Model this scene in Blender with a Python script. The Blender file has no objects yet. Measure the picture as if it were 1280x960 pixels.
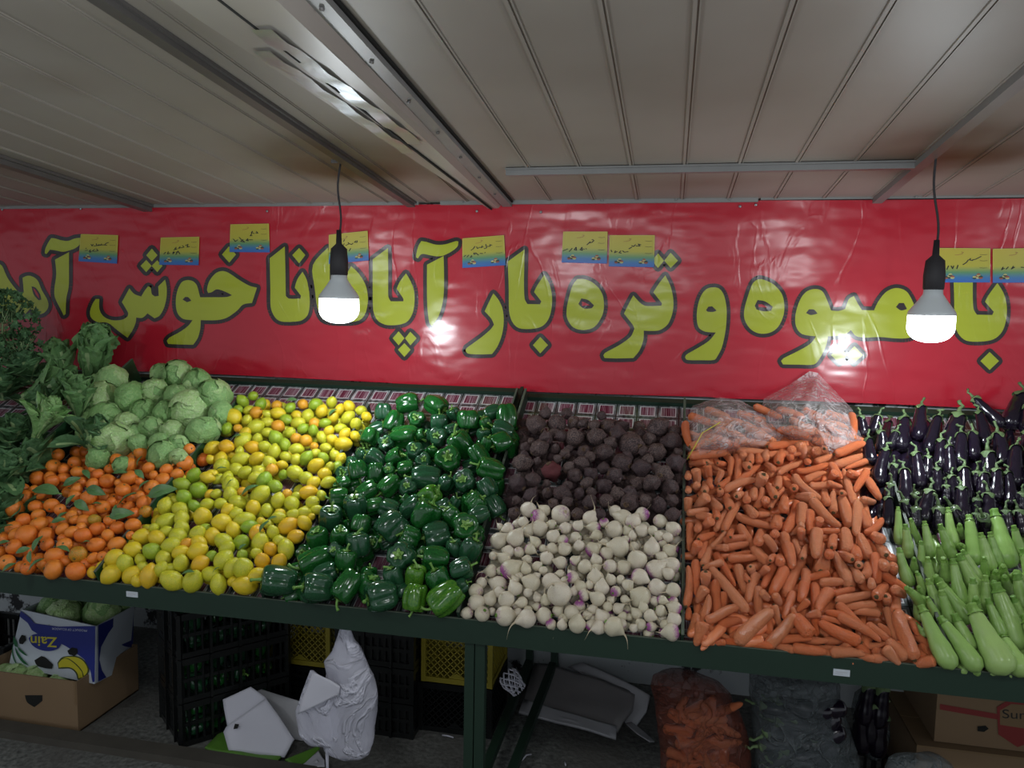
import bpy, bmesh, random, numpy as np
from math import *
from mathutils import Vector, Matrix, noise
random.seed(7)
S = bpy.context.scene
COL = S.collection
# ---------------------------------------------------------------- camera
CH = 1.633                                     # height of the phone above the floor
F = 961.0
def _Rz(a): c, s = cos(a), sin(a); return np.array([[c,-s,0],[s,c,0],[0,0,1.0]])
def _Rx(a): c, s = cos(a), sin(a); return np.array([[1,0,0],[0,c,-s],[0,s,c]])
RC = _Rz(radians(11.6)) @ _Rx(radians(90-5.5)) @ _Rz(radians(1.05))
CAMP = np.array([0.0, 0.0, CH])
cd = bpy.data.cameras.new('camera'); cam = bpy.data.objects.new('camera', cd); COL.objects.link(cam)
cam.matrix_world = Matrix([[*RC[i], CAMP[i]] for i in range(3)] + [[0,0,0,1]])
cd.sensor_width = 36; cd.lens = 36*F/1280; cd.clip_start = 0.05
S.camera = cam
# ---------------------------------------------------------------- light
S.view_settings.view_transform = 'Standard'; S.view_settings.look = 'None'
S.view_settings.exposure = 0.0; S.view_settings.gamma = 1; S.view_settings.use_curve_mapping = False
w = bpy.data.worlds.new('world'); S.world = w; w.use_nodes = True
WN = w.node_tree
WN.nodes['Background'].inputs[0].default_value = (0.80, 0.86, 0.95, 1)
WN.nodes['Background'].inputs[1].default_value = 0.56
def lamp(name, loc, e, size, col=(1,1,1)):
    l = bpy.data.lights.new(name, 'POINT'); l.energy = e; l.shadow_soft_size = size; l.color = col
    o = bpy.data.objects.new(name, l); COL.objects.link(o); o.location = loc; return o
# the shop's other hanging bulbs, over the aisle behind and beside the photographer
for i, (x, y, z, e) in enumerate(((-2.3, 0.9, 2.0, 14), (-0.75, 0.75, 2.02, 15), (0.75, 0.85, 2.02, 15), (2.3, 1.2, 2.0, 12), (-0.2, -1.2, 2.1, 16))):
    lamp('aisle_bulb_light', (x, y, z), e, 0.045, (0.93, 0.97, 1.0))
# ---------------------------------------------------------------- pixel -> place helpers
D = 3.2775; D0 = 2.139; Z0 = 0.7125; SL = radians(29)
SN = np.array([0, -sin(SL), cos(SL)]); SU = np.array([0, cos(SL), sin(SL)]); SP = np.array([0, D0, Z0])
def ray(u, v): return RC @ np.array([(u-640)/F, -(v-480)/F, -1.0])
def onY(u, v, Y): d = ray(u, v); return CAMP + d*(Y/d[1])
def onZ(u, v, Z): d = ray(u, v); return CAMP + d*((Z-CH)/d[2])
def onX(u, v, X): d = ray(u, v); return CAMP + d*(X/d[0])
def onS(u, v, h=0.0): d = ray(u, v); return CAMP + d*((((SP-CAMP)@SN)+h)/(d@SN))
def proj(P): q = RC.T @ (np.array(P)-CAMP); return (640+F*q[0]/-q[2], 480-F*q[1]/-q[2])
def depth(P): return -(RC.T @ (np.array(P)-CAMP))[2]
CR, CU, CF = RC[:,0], RC[:,1], -RC[:,2]        # right, up, forward of the view
# ---------------------------------------------------------------- object helpers
def tag(o, label=None, cat=None, group=None, kind=None):
    if label: o['label'] = label
    if cat: o['category'] = cat
    if group: o['group'] = group
    if kind: o['kind'] = kind
    return o
def empty(name, loc=(0,0,0)):
    o = bpy.data.objects.new(name, None); COL.objects.link(o); o.location = Vector(loc); o.empty_display_size = .05; return o
def link(name, me, parent=None):
    o = bpy.data.objects.new(name, me); COL.objects.link(o)
    if parent is not None:
        o.parent = parent
    return o
def local(o, parent):                          # keep world place under a moved parent
    bpy.context.view_layer.update()
    o.matrix_parent_inverse = parent.matrix_world.inverted(); return o
def mesh(name, V, Fc, mats=(), smooth=True, midx=None):
    me = bpy.data.meshes.new(name); me.from_pydata([tuple(map(float, v)) for v in V], [], [tuple(f) for f in Fc])
    for m in (mats if isinstance(mats, (list, tuple)) else [mats]): me.materials.append(m)
    if midx is not None: me.polygons.foreach_set('material_index', midx)
    if smooth: me.polygons.foreach_set('use_smooth', [True]*len(me.polygons))
    me.update(); return me
class MB:
    def __init__(s): s.V=[]; s.F=[]; s.M=[]
    def add(s, V, Fc, m=0):
        n=len(s.V); s.V += [tuple(map(float, v)) for v in V]; s.F += [tuple(i+n for i in f) for f in Fc]; s.M += [m]*len(Fc)
    def box(s, a, b, m=0):
        (x0,y0,z0),(x1,y1,z1)=a,b
        s.hexa([(x0,y0,z0),(x1,y0,z0),(x1,y1,z0),(x0,y1,z0),(x0,y0,z1),(x1,y0,z1),(x1,y1,z1),(x0,y1,z1)], m)
    def hexa(s, P, m=0):
        s.add(P, [(0,3,2,1),(4,5,6,7),(0,1,5,4),(1,2,6,5),(2,3,7,6),(3,0,4,7)], m)
    def bar(s, a, b, w, h, up=(0,0,1), m=0):
        a=Vector(a); b=Vector(b); d=(b-a).normalized(); r=d.cross(Vector(up))
        if r.length<1e-4: r=d.cross(Vector((1,0,0)))
        r.normalize(); u=r.cross(d); r*=w/2; u*=h/2
        s.hexa([a-r-u,a+r-u,b+r-u,b-r-u,a-r+u,a+r+u,b+r+u,b-r+u], m)
    def tube(s, pts, rad, n=8, m=0, cap=True):
        pts=[Vector(p) for p in pts]; N=len(pts)
        rad = rad if isinstance(rad,(list,tuple)) else [rad]*N
        d0=(pts[1]-pts[0]).normalized(); r=d0.orthogonal().normalized(); V=[]; Fc=[]
        for i,p in enumerate(pts):
            d=(pts[min(i+1,N-1)]-pts[max(i-1,0)]).normalized()
            r=(r-d*r.dot(d)); r=r.normalized() if r.length>1e-6 else d.orthogonal().normalized(); b=d.cross(r)
            for k in range(n): a=2*pi*k/n; V.append(p+(r*cos(a)+b*sin(a))*rad[i])
        for i in range(N-1):
            for k in range(n): Fc.append((i*n+k,i*n+(k+1)%n,(i+1)*n+(k+1)%n,(i+1)*n+k))
        if cap: Fc.append(tuple(range(n-1,-1,-1))); Fc.append(tuple((N-1)*n+k for k in range(n)))
        s.add(V,Fc,m)
    def lathe(s, prof, n=16, m=0, fn=None):    # prof: (r,z); fn(angle,z,r)->(x,y,z)
        V=[];Fc=[];N=len(prof)
        for (r,z) in prof:
            for k in range(n):
                a=2*pi*k/n; V.append(fn(a,z,r) if fn else (r*cos(a),r*sin(a),z))
        for i in range(N-1):
            for k in range(n): Fc.append((i*n+k,i*n+(k+1)%n,(i+1)*n+(k+1)%n,(i+1)*n+k))
        Fc.append(tuple(range(n-1,-1,-1))); Fc.append(tuple((N-1)*n+k for k in range(n)))
        s.add(V,Fc,m)
    def mesh(s, name, mats, smooth=True): return mesh(name, s.V, s.F, mats, smooth, s.M)
    def build(s, name, mats, parent=None, smooth=False): return link(name, s.mesh(name, mats, smooth), parent)
# ---------------------------------------------------------------- materials
def srgb(*c):
    return tuple(((x/255)/12.92 if x/255<=.04045 else ((x/255+.055)/1.055)**2.4) for x in c)+(1,)
class N:
    def __init__(s, name):
        s.m=bpy.data.materials.new(name); s.m.use_nodes=True; s.t=s.m.node_tree; s.b=s.t.nodes['Principled BSDF']; s.out=s.t.nodes['Material Output']
    def n(s, typ, **kw):
        x=s.t.nodes.new(typ)
        for k,v in kw.items():
            if k in ('operation','blend_type','data_type','wave_type','bands_direction','feature','distance','clamp_factor','noise_dimensions','musgrave_type'): setattr(x,k,v)
            else: s.set(x.inputs[k], v)
        return x
    def set(s, inp, v):
        if isinstance(v, bpy.types.NodeSocket): s.t.links.new(v, inp)
        else: inp.default_value=v
    def math(s, op, a, b=0.0, c=None):
        x=s.t.nodes.new('ShaderNodeMath'); x.operation=op; s.set(x.inputs[0],a); s.set(x.inputs[1],b)
        if c is not None: s.set(x.inputs[2],c)
        return x.outputs[0]
    def mix(s, f, a, b, bt='MIX'):
        x=s.t.nodes.new('ShaderNodeMix'); x.data_type='RGBA'; x.blend_type=bt
        s.set(x.inputs[0],f); s.set(x.inputs[6],a); s.set(x.inputs[7],b); return x.outputs[2]
    def ramp(s, f, stops):
        x=s.t.nodes.new('ShaderNodeValToRGB'); s.set(x.inputs[0],f); e=x.color_ramp.elements
        while len(e)<len(stops): e.new(0.5)
        for i,(p,c) in enumerate(stops): e[i].position=p; e[i].color=c if len(c)==4 else (*c,1)
        return x.outputs[0]
    def coord(s, k='Object'): return s.t.nodes.new('ShaderNodeTexCoord').outputs[k]
    def xyz(s, v): 
        x=s.t.nodes.new('ShaderNodeSeparateXYZ'); s.t.links.new(v,x.inputs[0]); return x.outputs
    def noise(s, sc, det=3, vec=None, rough=.5):
        x=s.t.nodes.new('ShaderNodeTexNoise'); x.inputs['Scale'].default_value=sc; x.inputs['Detail'].default_value=det; x.inputs['Roughness'].default_value=rough
        s.t.links.new(vec if vec is not None else s.coord(), x.inputs['Vector']); return x.outputs[0]
    def scale(s, vec, sc):
        x=s.t.nodes.new('ShaderNodeMapping'); s.t.links.new(vec,x.inputs[0]); x.inputs['Scale'].default_value=sc; return x.outputs[0]
    def bump(s, h, st=.3, dist=.01):
        x=s.t.nodes.new('ShaderNodeBump'); x.inputs['Strength'].default_value=st; x.inputs['Distance'].default_value=dist
        s.t.links.new(h,x.inputs['Height']); s.t.links.new(x.outputs[0], s.b.inputs['Normal']); return x
    def rnd(s): return s.t.nodes.new('ShaderNodeObjectInfo').outputs['Random']
    def base(s, c): s.set(s.b.inputs['Base Color'], c); return s
    def rough(s, r, spec=.5, metal=0): s.set(s.b.inputs['Roughness'], r); s.b.inputs['Specular IOR Level'].default_value=spec; s.b.inputs['Metallic'].default_value=metal; return s
    def sss(s, w_, rad): s.b.inputs['Subsurface Weight'].default_value=w_; s.b.inputs['Subsurface Radius'].default_value=rad; s.b.inputs['Subsurface Scale'].default_value=.01; return s
def simple(name, c, r=.5, var=.25, sc=20, spec=.5, metal=0, bump=0, alt=None):
    k=N(name); k.rough(r,spec,metal); nz=k.noise(sc,4)
    c2 = alt or tuple(x*(1-var) for x in c[:3])+(1,)
    k.base(k.mix(nz, c, c2))
    if bump: k.bump(nz, bump, .01)
    return k.m
def produce(name, ca, cb, r=.4, sc=30, bump=.1, spec=.5, cc=None, lo=.3, hi=.7):
    k=N(name); k.rough(r,spec); rn=k.rnd(); c=k.mix(rn, ca, cb)
    vec=k.n('ShaderNodeVectorMath',operation='ADD'); k.set(vec.inputs[0],k.coord()); cx=k.n('ShaderNodeCombineXYZ'); k.set(cx.inputs[0],k.math('MULTIPLY',rn,37.0)); k.t.links.new(cx.outputs[0],vec.inputs[1])
    nz=k.noise(sc,4,vec.outputs[0])
    if cc: c=k.mix(k.ramp(nz,[(lo,(0,0,0,1)),(hi,(1,1,1,1))]), c, cc)
    k.base(c); k.bump(k.noise(sc*12,2,vec.outputs[0]),bump,.002)
    return k
M={}
M['orange']=produce('orange_peel',srgb(228,132,44),srgb(220,108,34),.38,12,.25,.5,srgb(224,156,62),.5,.85).m
M['orange_green']=produce('orange_peel_turning',srgb(222,130,30),srgb(190,140,40),.4,9,.25,.5,srgb(120,130,35),.45,.7).m
M['lem_y']=produce('lemon_peel_yellow',srgb(226,200,42),srgb(218,186,36),.34,9,.25,.5,srgb(190,190,50),.5,.8).m
M['lem_l']=produce('lemon_peel_lime',srgb(196,194,46),srgb(208,198,50),.34,9,.25,.5,srgb(150,175,45),.45,.8).m
M['lem_g']=produce('lemon_peel_green',srgb(128,165,40),srgb(150,172,44),.34,9,.25,.5,srgb(185,190,55),.5,.8).m
M['lem_oy']=produce('lemon_peel_amber',srgb(226,168,30),srgb(222,180,38),.34,9,.25,.5,srgb(190,175,45),.5,.85).m
M['lem_o']=produce('lemon_peel_orange',srgb(222,152,40),srgb(224,168,44),.36,9,.25,.5,srgb(215,165,45),.5,.85).m
M['stub']=simple('dry_stem',srgb(122,112,58),.8,.4,200)
M['citrus_leaf']=produce('citrus_leaf',srgb(62,104,52),srgb(82,120,66),.4,20,.1,.5,srgb(90,125,80)).m
M['pep']=produce('pepper_skin',srgb(24,90,34),srgb(40,108,44),.13,10,.03,.6,srgb(16,66,26)).m
M['pep_d']=produce('pepper_skin_dark',srgb(18,64,32),srgb(28,72,42),.14,10,.03,.6,srgb(40,82,56)).m
M['pep_l']=produce('pepper_skin_light',srgb(62,116,32),srgb(90,132,36),.15,8,.03,.6,srgb(40,100,30)).m
M['pep_stem']=produce('pepper_stem',srgb(96,142,56),srgb(118,160,76),.5,60,.2).m
M['beet']=produce('beet_skin',srgb(122,100,92),srgb(82,60,62),.5,9,1.0,.5,srgb(50,34,38),.44,.56).m
M['beet_r']=produce('beet_skin_red',srgb(120,50,54),srgb(100,45,50),.7,22,.7,.3,srgb(70,40,42)).m
M['beet_root']=simple('beet_root',srgb(84,56,56),.9,.4,60)
M['beet_crown']=simple('beet_crown',srgb(112,88,66),.9,.5,40,bump=.5)
M['tur_root']=simple('turnip_root',srgb(205,190,160),.7,.3,60)
def turnip(name, amt):
    k=N(name); k.rough(.42,.5); z=k.xyz(k.coord())[2]; rn=k.rnd()
    nz=k.noise(6,3); t=k.math('ADD', k.math('MULTIPLY',z,.55), k.math('MULTIPLY',nz,.5))
    c=k.mix(k.ramp(t,[(amt,(0,0,0,1)),(min(amt+.28,1),(1,1,1,1))]), k.mix(rn,srgb(200,192,166),srgb(212,202,184)), srgb(148,72,138))
    c=k.mix(k.ramp(k.noise(11,4),[(.56,(0,0,0,1)),(.75,(.6,.6,.6,1))]), c, srgb(170,150,105))
    k.base(c); k.bump(k.noise(40,3),.08,.004); k.sss(.15,(.02,.015,.01)); return k.m
M['tur']=turnip('turnip_skin',.64); M['tur_p']=turnip('turnip_skin_purple',.38)
def carrot():
    k=N('carrot_skin'); k.rough(.32,.6); rn=k.rnd(); co=k.coord(); x=k.xyz(co)[0]
    c=k.mix(rn, srgb(224,112,60), srgb(222,138,94))
    band=k.noise(1.0,3,k.scale(co,(16,3,3))); c=k.mix(k.ramp(band,[(.52,(0,0,0,1)),(.7,(.55,.55,.55,1))]), c, srgb(206,128,88))
    c=k.mix(k.ramp(k.noise(3,4,k.scale(co,(6,2,2))),[(.55,(0,0,0,1)),(.8,(.6,.6,.6,1))]), c, srgb(234,166,128))
    k.base(c); k.bump(band,.6,.03); k.sss(.12,(.03,.01,.005)); return k.m
M['car']=carrot(); M['crown']=simple('carrot_crown',srgb(104,88,50),.8,.5,60,bump=.4)
M['car_dk']=produce('shaded_carrot_skin',srgb(205,80,35),srgb(190,90,45),.45,14,.2).m
M['egg']=produce('eggplant_skin',srgb(24,18,32),srgb(32,22,40),.16,6,.02,.6,srgb(20,16,24)).m
M['calyx']=produce('eggplant_calyx',srgb(78,100,62),srgb(96,118,76),.6,30,.2).m
def zuc():
    k=N('zucchini_skin'); k.rough(.3,.5); rn=k.rnd(); co=k.coord()
    c=k.mix(rn, srgb(124,162,82), srgb(150,180,106)); sp=k.noise(2.2,4,k.scale(co,(40,40,9)))
    c=k.mix(k.ramp(sp,[(.5,(0,0,0,1)),(.62,(.6,.6,.6,1))]), c, srgb(168,196,116)); k.base(c); k.bump(k.noise(12,2),.03,.01); return k.m
M['zuc']=zuc(); M['zuc_stem']=produce('zucchini_stem',srgb(96,138,52),srgb(116,152,66),.6,40,.2).m
def leafm(name, a, b, pale, r=.5, sc=14):
    k=N(name); k.rough(r,.4); rn=k.rnd(); c=k.mix(rn,a,b); co=k.coord()
    wv=k.t.nodes.new('ShaderNodeTexVoronoi'); wv.feature='DISTANCE_TO_EDGE'; wv.inputs['Scale'].default_value=sc; k.t.links.new(co,wv.inputs['Vector'])
    vein=k.ramp(wv.outputs[0],[(.0,(1,1,1,1)),(.07,(0,0,0,1))]); 
    c=k.mix(k.math('MULTIPLY',k.ramp(k.noise(5,3),[(.45,(0,0,0,1)),(.7,(1,1,1,1))]),.6), c, pale)
    c=k.mix(k.math('MULTIPLY',vein,.35), c, pale); k.base(c); k.bump(k.math('ADD',k.noise(9,3),k.math('MULTIPLY',vein,.3)),.5,.012)
    k.b.inputs['Subsurface Weight'].default_value=.1; k.b.inputs['Subsurface Radius'].default_value=(.01,.02,.005); k.b.inputs['Subsurface Scale'].default_value=.02
    return k.m
M['lett']=leafm('iceberg_leaf',srgb(136,176,110),srgb(118,162,94),srgb(158,190,126),.42,5)
M['lett_p']=leafm('iceberg_leaf_pale',srgb(166,198,130),srgb(150,186,116),srgb(196,212,164),.42,4)
M['rom']=leafm('romaine_leaf',srgb(80,120,70),srgb(96,136,80),srgb(124,158,100),.55,22)
M['rib']=simple('romaine_rib',srgb(150,176,122),.5,.2,30)
M['herb']=leafm('herb_leaf',srgb(66,104,66),srgb(78,118,72),srgb(104,140,94),.6,30)
M['green']=simple('green_enamel',srgb(24,50,36),.55,.25,8,bump=.05)
M['green_b']=simple('green_enamel_bright',srgb(32,74,40),.45,.2,8)
M['edge']=simple('worn_edge',srgb(88,98,84),.6,.4,40)
M['black_pl']=simple('black_plastic',srgb(22,24,24),.3,.3,10)
M['yellow_pl']=simple('yellow_plastic',srgb(156,142,40),.5,.2,10)
M['card']=simple('cardboard',srgb(132,108,80),.85,.15,6,bump=.1)
M['card_in']=simple('cardboard_inside',srgb(128,104,74),.9,.15,6)
M['white_pl']=simple('white_enamel',srgb(205,212,215),.3,.1,5)
M['cord']=simple('cord_rubber',srgb(38,36,40),.6,.2,30)
M['box_blue']=simple('printed_blue',srgb(32,44,128),.5,.1,5)
M['box_white']=simple('printed_white',srgb(196,204,212),.5,.08,5)
M['ban']=simple('printed_banana',srgb(196,186,42),.5,.15,20)
M['ban_line']=simple('printed_dark_outline',srgb(60,70,30),.5,.1,20)
M['print_green']=simple('printed_green',srgb(26,96,56),.5,.15,20)
M['dark']=simple('dark_hollow',srgb(16,18,14),.9,.3,20)
M['foam']=simple('white_foam_sheet',srgb(196,196,206),.7,.1,8,bump=.1)
M['lime_sheet']=simple('lime_plastic_sheet',srgb(92,140,52),.4,.1,8)
M['grey_pl']=simple('grey_tarpaulin',srgb(186,186,190),.55,.3,5,bump=.2)
M['grey_pl2']=simple('grey_tarpaulin_worn',srgb(150,147,147),.55,.35,5,bump=.2)
M['text_blk']=simple('black_ink',srgb(24,26,22),.5,.1,5)
M['txt_w']=simple('white_ink',srgb(200,205,220),.5,.1,5)
M['red_band']=simple('printed_red',srgb(130,40,36),.6,.1,5)
def film(name, alpha, col, r=.12, cr=18):
    k=N(name); k.rough(r,.6); k.base(col); tr=k.t.nodes.new('ShaderNodeBsdfTransparent'); mx=k.t.nodes.new('ShaderNodeMixShader')
    nz=k.t.nodes.new('ShaderNodeTexNoise'); nz.inputs['Scale'].default_value=cr; nz.inputs['Detail'].default_value=5; nz.inputs['Distortion'].default_value=1.2; k.t.links.new(k.coord(),nz.inputs['Vector'])
    rg=k.math('ABSOLUTE',k.math('SUBTRACT',nz.outputs[0],.5)); cre=k.ramp(rg,[(0,(1,1,1,1)),(.05,(0,0,0,1))])
    k.bump(k.math('ADD',nz.outputs[0],k.math('MULTIPLY',cre,.4)),.9,.02)
    fac=k.math('ADD',alpha,k.math('MULTIPLY',cre,.35)); k.set(mx.inputs[0],fac)
    k.t.links.new(tr.outputs[0],mx.inputs[1]); k.t.links.new(k.b.outputs[0],mx.inputs[2]); k.t.links.new(mx.outputs[0],k.out.inputs[0]); return k.m
M['film']=film('clear_plastic_film',.24,srgb(235,228,228),.08,14)
M['bag']=film('milky_plastic_bag',.50,srgb(222,222,236),.22,7)
M['sack']=film('clear_sack_film',.42,srgb(120,62,48),.2,14)
M['sack_d']=film('dark_sack_film',.46,srgb(92,100,102),.25,12)
def emis(name, c, s_):
    k=N(name); k.base(c); k.b.inputs['Emission Color'].default_value=c; k.b.inputs['Emission Strength'].default_value=s_; return k.m
M['glow']=emis('led_dome_glow',(0.88,0.96,1,1),9)
def vinyl(name, c, r=.22):                     # printed banner vinyl: soft folds in the sheet
    k=N(name); k.rough(r,.5); k.base(c); co=k.coord()
    n1=k.noise(1.3,3,k.scale(co,(1.2,1,2.6))); n2=k.t.nodes.new('ShaderNodeTexNoise'); n2.inputs['Scale'].default_value=2.4; n2.inputs['Detail'].default_value=3; n2.inputs['Distortion'].default_value=.8
    k.t.links.new(k.scale(co,(2.2,1,.9)),n2.inputs['Vector'])
    rg=k.ramp(k.math('ABSOLUTE',k.math('SUBTRACT',n2.outputs[0],.5)),[(0,(1,1,1,1)),(.035,(0,0,0,1))])
    k.bump(k.math('ADD',k.math('ADD',k.math('MULTIPLY',n1,1.7),k.math('MULTIPLY',k.noise(4,1),.03)),k.math('MULTIPLY',rg,.022)),.30,.05); return k.m
M['ban_red']=vinyl('banner_red',srgb(172,30,46)); M['ban_yel']=vinyl('banner_yellow',srgb(160,168,40)); M['ban_blk']=vinyl('banner_black',srgb(44,36,36))
def ceilm():
    k=N('painted_ceiling_panel'); k.rough(.48,.4); co=k.coord('Object')
    c=k.mix(k.ramp(k.noise(1.1,4),[(.3,(0,0,0,1)),(.75,(1,1,1,1))]), srgb(156,152,144), srgb(134,128,118))
    st=k.noise(3.5,5)
    for (sx,sy,rx,ry,a) in ((-1.17,2.75,.45,.32,.75),(-.80,3.0,.22,.5,.7),(.86,2.72,.5,.22,.95),(-2.6,2.6,.5,.4,.35),(.1,3.0,.5,.18,.35),(-1.6,1.8,.3,.2,.2)):
        p=k.xyz(co); dx=k.math('DIVIDE',k.math('SUBTRACT',p[0],sx),rx); dy=k.math('DIVIDE',k.math('SUBTRACT',p[1],sy),ry)
        d=k.math('SQRT',k.math('ADD',k.math('MULTIPLY',dx,dx),k.math('MULTIPLY',dy,dy)))
        f=k.math('MULTIPLY',k.ramp(k.math('ADD',d,k.math('MULTIPLY',st,.6)),[(.3,(1,1,1,1)),(1.6,(0,0,0,1))]),a)
        c=k.mix(f,c,srgb(98,74,54))
    k.base(c); k.bump(k.noise(2,2),.15,.02); return k.m
M['ceil']=ceilm()
M['rail']=simple('ceiling_rail_paint',srgb(128,128,126),.4,.25,12); M['rail_dk']=simple('ceiling_rail_dark',srgb(92,90,88),.4,.3,12)
M['tin']=simple('bare_tin_flashing',srgb(176,182,186),.28,.35,9,metal=.7,bump=.3)
M['beam']=simple('beam_paint',srgb(158,154,146),.35,.2,4,bump=.05)
def floorm():
    k=N('rough_concrete'); k.rough(.85,.3)
    c=k.ramp(k.noise(55,5),[(.3,srgb(66,68,66)),(.7,srgb(128,130,126))]); c=k.mix(k.ramp(k.noise(2.5,4),[(.4,(0,0,0,1)),(.7,(1,1,1,1))]),c,srgb(90,88,84)); k.base(c); k.bump(k.noise(40,4),.6,.01); return k.m
M['floor']=floorm()
def wallm():
    k=N('scuffed_wall_paint'); k.rough(.7,.3)
    c=k.mix(k.ramp(k.noise(5,6,None,.7),[(.56,(0,0,0,1)),(.6,(1,1,1,1))]), srgb(176,182,184), srgb(44,44,46)); k.base(c); return k.m
M['wall']=wallm()
def linerm():                                  # printed sheet: rows of clear boxes with red striped windows
    k=N('printed_liner'); k.rough(.16,.6); p=k.xyz(k.coord('UV'))
    fx=k.math('FRACT',k.math('DIVIDE',p[0],.083)); fy=k.math('FRACT',k.math('DIVIDE',p[1],.086))
    ax=k.math('ABSOLUTE',k.math('SUBTRACT',fx,.5)); ay=k.math('ABSOLUTE',k.math('SUBTRACT',fy,.5)); m=k.math('MAXIMUM',ax,ay)
    stripe=k.noise(1,2,k.scale(k.coord('UV'),(420,6,1)))
    win=k.ramp(stripe,[(.40,srgb(84,30,48)),(.52,srgb(120,72,90)),(.66,srgb(168,158,164))])
    smear=k.noise(1,3,k.scale(k.coord('UV'),(60,14,1)))
    body=k.ramp(smear,[(.3,srgb(46,52,52)),(.55,srgb(104,110,112)),(.75,srgb(176,180,182))])
    c=k.mix(k.math('LESS_THAN',m,.37), body, srgb(206,206,208)); c=k.mix(k.math('LESS_THAN',m,.325), c, win)
    c=k.mix(k.math('GREATER_THAN',m,.47), c, srgb(40,48,46)); k.base(c); k.bump(k.math('ADD',m,k.noise(8,2)),.3,.006); return k.m
M['liner']=linerm()
# ---------------------------------------------------------------- the room
CS = tan(radians(4.6)); CZ = onY(840, 250, D)[2]
def cz(y): return CZ + (D-y)*CS
def onC(u, v): 
    d=ray(u,v); n=np.array([0,CS,1.0]); return CAMP+d*(((np.array([0,D,CZ])-CAMP)@n)/(d@n))
CY0 = -1.6
mb=MB(); mb.hexa([(-5,CY0,cz(CY0)),(3.4,CY0,cz(CY0)),(3.4,D+.15,cz(D+.15)),(-5,D+.15,cz(D+.15)),(-5,CY0,cz(CY0)+.06),(3.4,CY0,cz(CY0)+.06),(3.4,D+.15,cz(D+.15)+.06),(-5,D+.15,cz(D+.15)+.06)])
for i in range(-24,19):
    X=-.34+i*.181
    if abs(X+.75)<.12: continue
    for dx,w_,h_ in ((0,.008,.004),(.010,.003,.003)):
        mb.bar((X+dx,CY0,cz(CY0)-h_/2),(X+dx,D,cz(D)-h_/2),w_,h_)
tag(mb.build('ceiling',M['ceil']),'sloping ceiling of off-white painted metal panels','ceiling',kind='structure')
mb=MB(); mb.box((-5,D+.03,0),(3.4,D+.13,cz(D)))
tag(mb.build('wall_back',M['wall']),'scuffed whitewashed back wall behind the stand','wall',kind='structure')
mb=MB(); mb.box((-5,-1.6,-.05),(3.4,D+.13,0))
tag(mb.build('floor',M['floor']),'rough grey concrete floor','floor',kind='structure')
def rail(name,a,b,w_,h_,m,lab,wall=True):
    mb=MB(); mb.bar((a[0],a[1],cz(a[1])-h_/2-.002),(b[0],b[1],cz(b[1])-h_/2-.002),w_,h_); mb.bar((a[0]+w_*.62,a[1],cz(a[1])-h_*.25),(b[0]+w_*.62,b[1],cz(b[1])-h_*.25),w_*.35,h_*.4)
    return tag(mb.build(name,M[m]),lab,'ceiling trim',kind='structure')
rail('trim_1',(-1.135,CY0),(-1.135,D),.034,.02,'rail_dk','dark metal rail across the ceiling left of the beam')
rail('trim_2',(.765,CY0),(.765,D),.034,.022,'rail','pale metal rail across the ceiling at the right')
rail('trim_3',(-2.44,1.4),(-2.44,D),.045,.03,'rail_dk','metal rail across the ceiling at the far left')
mb=MB()
y=2.755
mb.bar((-.60,y,cz(y)-.013),(.75,y,cz(y)-.013),.03,.024); mb.bar((-.60,y-.02,cz(y)-.004),(.75,y-.02,cz(y)-.004),.012,.006)
tag(mb.build('trim_4',M['rail']),'grey metal rail parallel to the back wall','ceiling trim',kind='structure')
mb=MB(); mb.box((-5,D-.02,CZ-.012),(-1.1,D+.03,CZ+.02)); mb.box((-1.0,D-.025,CZ-.014),(.32,D+.03,CZ+.02)); mb.box((.33,D-.02,CZ-.006),(3.4,D+.03,CZ+.02))
for x in (-1.5,-.9,-.3,.0,.21,.9): mb.lathe([(0.001,0),(.006,.001),(.004,.004)],8,fn=lambda a,z,r:(x+r*cos(a),D-.026-z,CZ-.002+r*sin(a)))
tag(mb.build('trim_5',M['rail']),'metal strip along the ceiling edge above the banner','ceiling trim',kind='structure')
# the box beam left of the middle, tapering towards the back wall
mb=MB()
def bsec(y,xl,xr,h): return [(xl,y,cz(y)),(xl+.025,y,cz(y)-h),(xr-.03,y,cz(y)-h),(xr,y,cz(y))]
secs=[bsec(CY0,-1.02,-.69,.09),bsec(1.4,-.95,-.70,.06),bsec(D-.01,-.815,-.715,.03)]
V=[p for s_ in secs for p in s_]
Fc=[(i*4+k,i*4+k+1,(i+1)*4+k+1,(i+1)*4+k) for i in range(2) for k in range(3)]+[(0,1,2,3),(8,11,10,9)]
mb.add(V,Fc)
bm_=tag(mb.build('trim_6',M['beam']),'off-white box beam crossing the ceiling towards the banner','ceiling beam',kind='structure')
mb=MB(); mb.bar((-.675,CY0,cz(CY0)-.014),(-.705,D-.01,cz(D)-.012),.04,.022)
mb.bar((-.650,CY0,cz(CY0)-.004),(-.682,D-.01,cz(D)-.004),.008,.008,m=1)
for y in np.arange(1.2,3.2,.26): x=-.675-(y-CY0)*.0061; mb.lathe([(.006,0),(.005,.004),(.001,.005)],8,fn=lambda a,z,r:(x+r*cos(a),y+r*sin(a),cz(y)-.026-z),m=2)
link('beam_rail',mb.mesh('beam_rail',[M['rail'],M['dark'],M['rail_dk']],False),bm_)
mb=MB(); 
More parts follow.
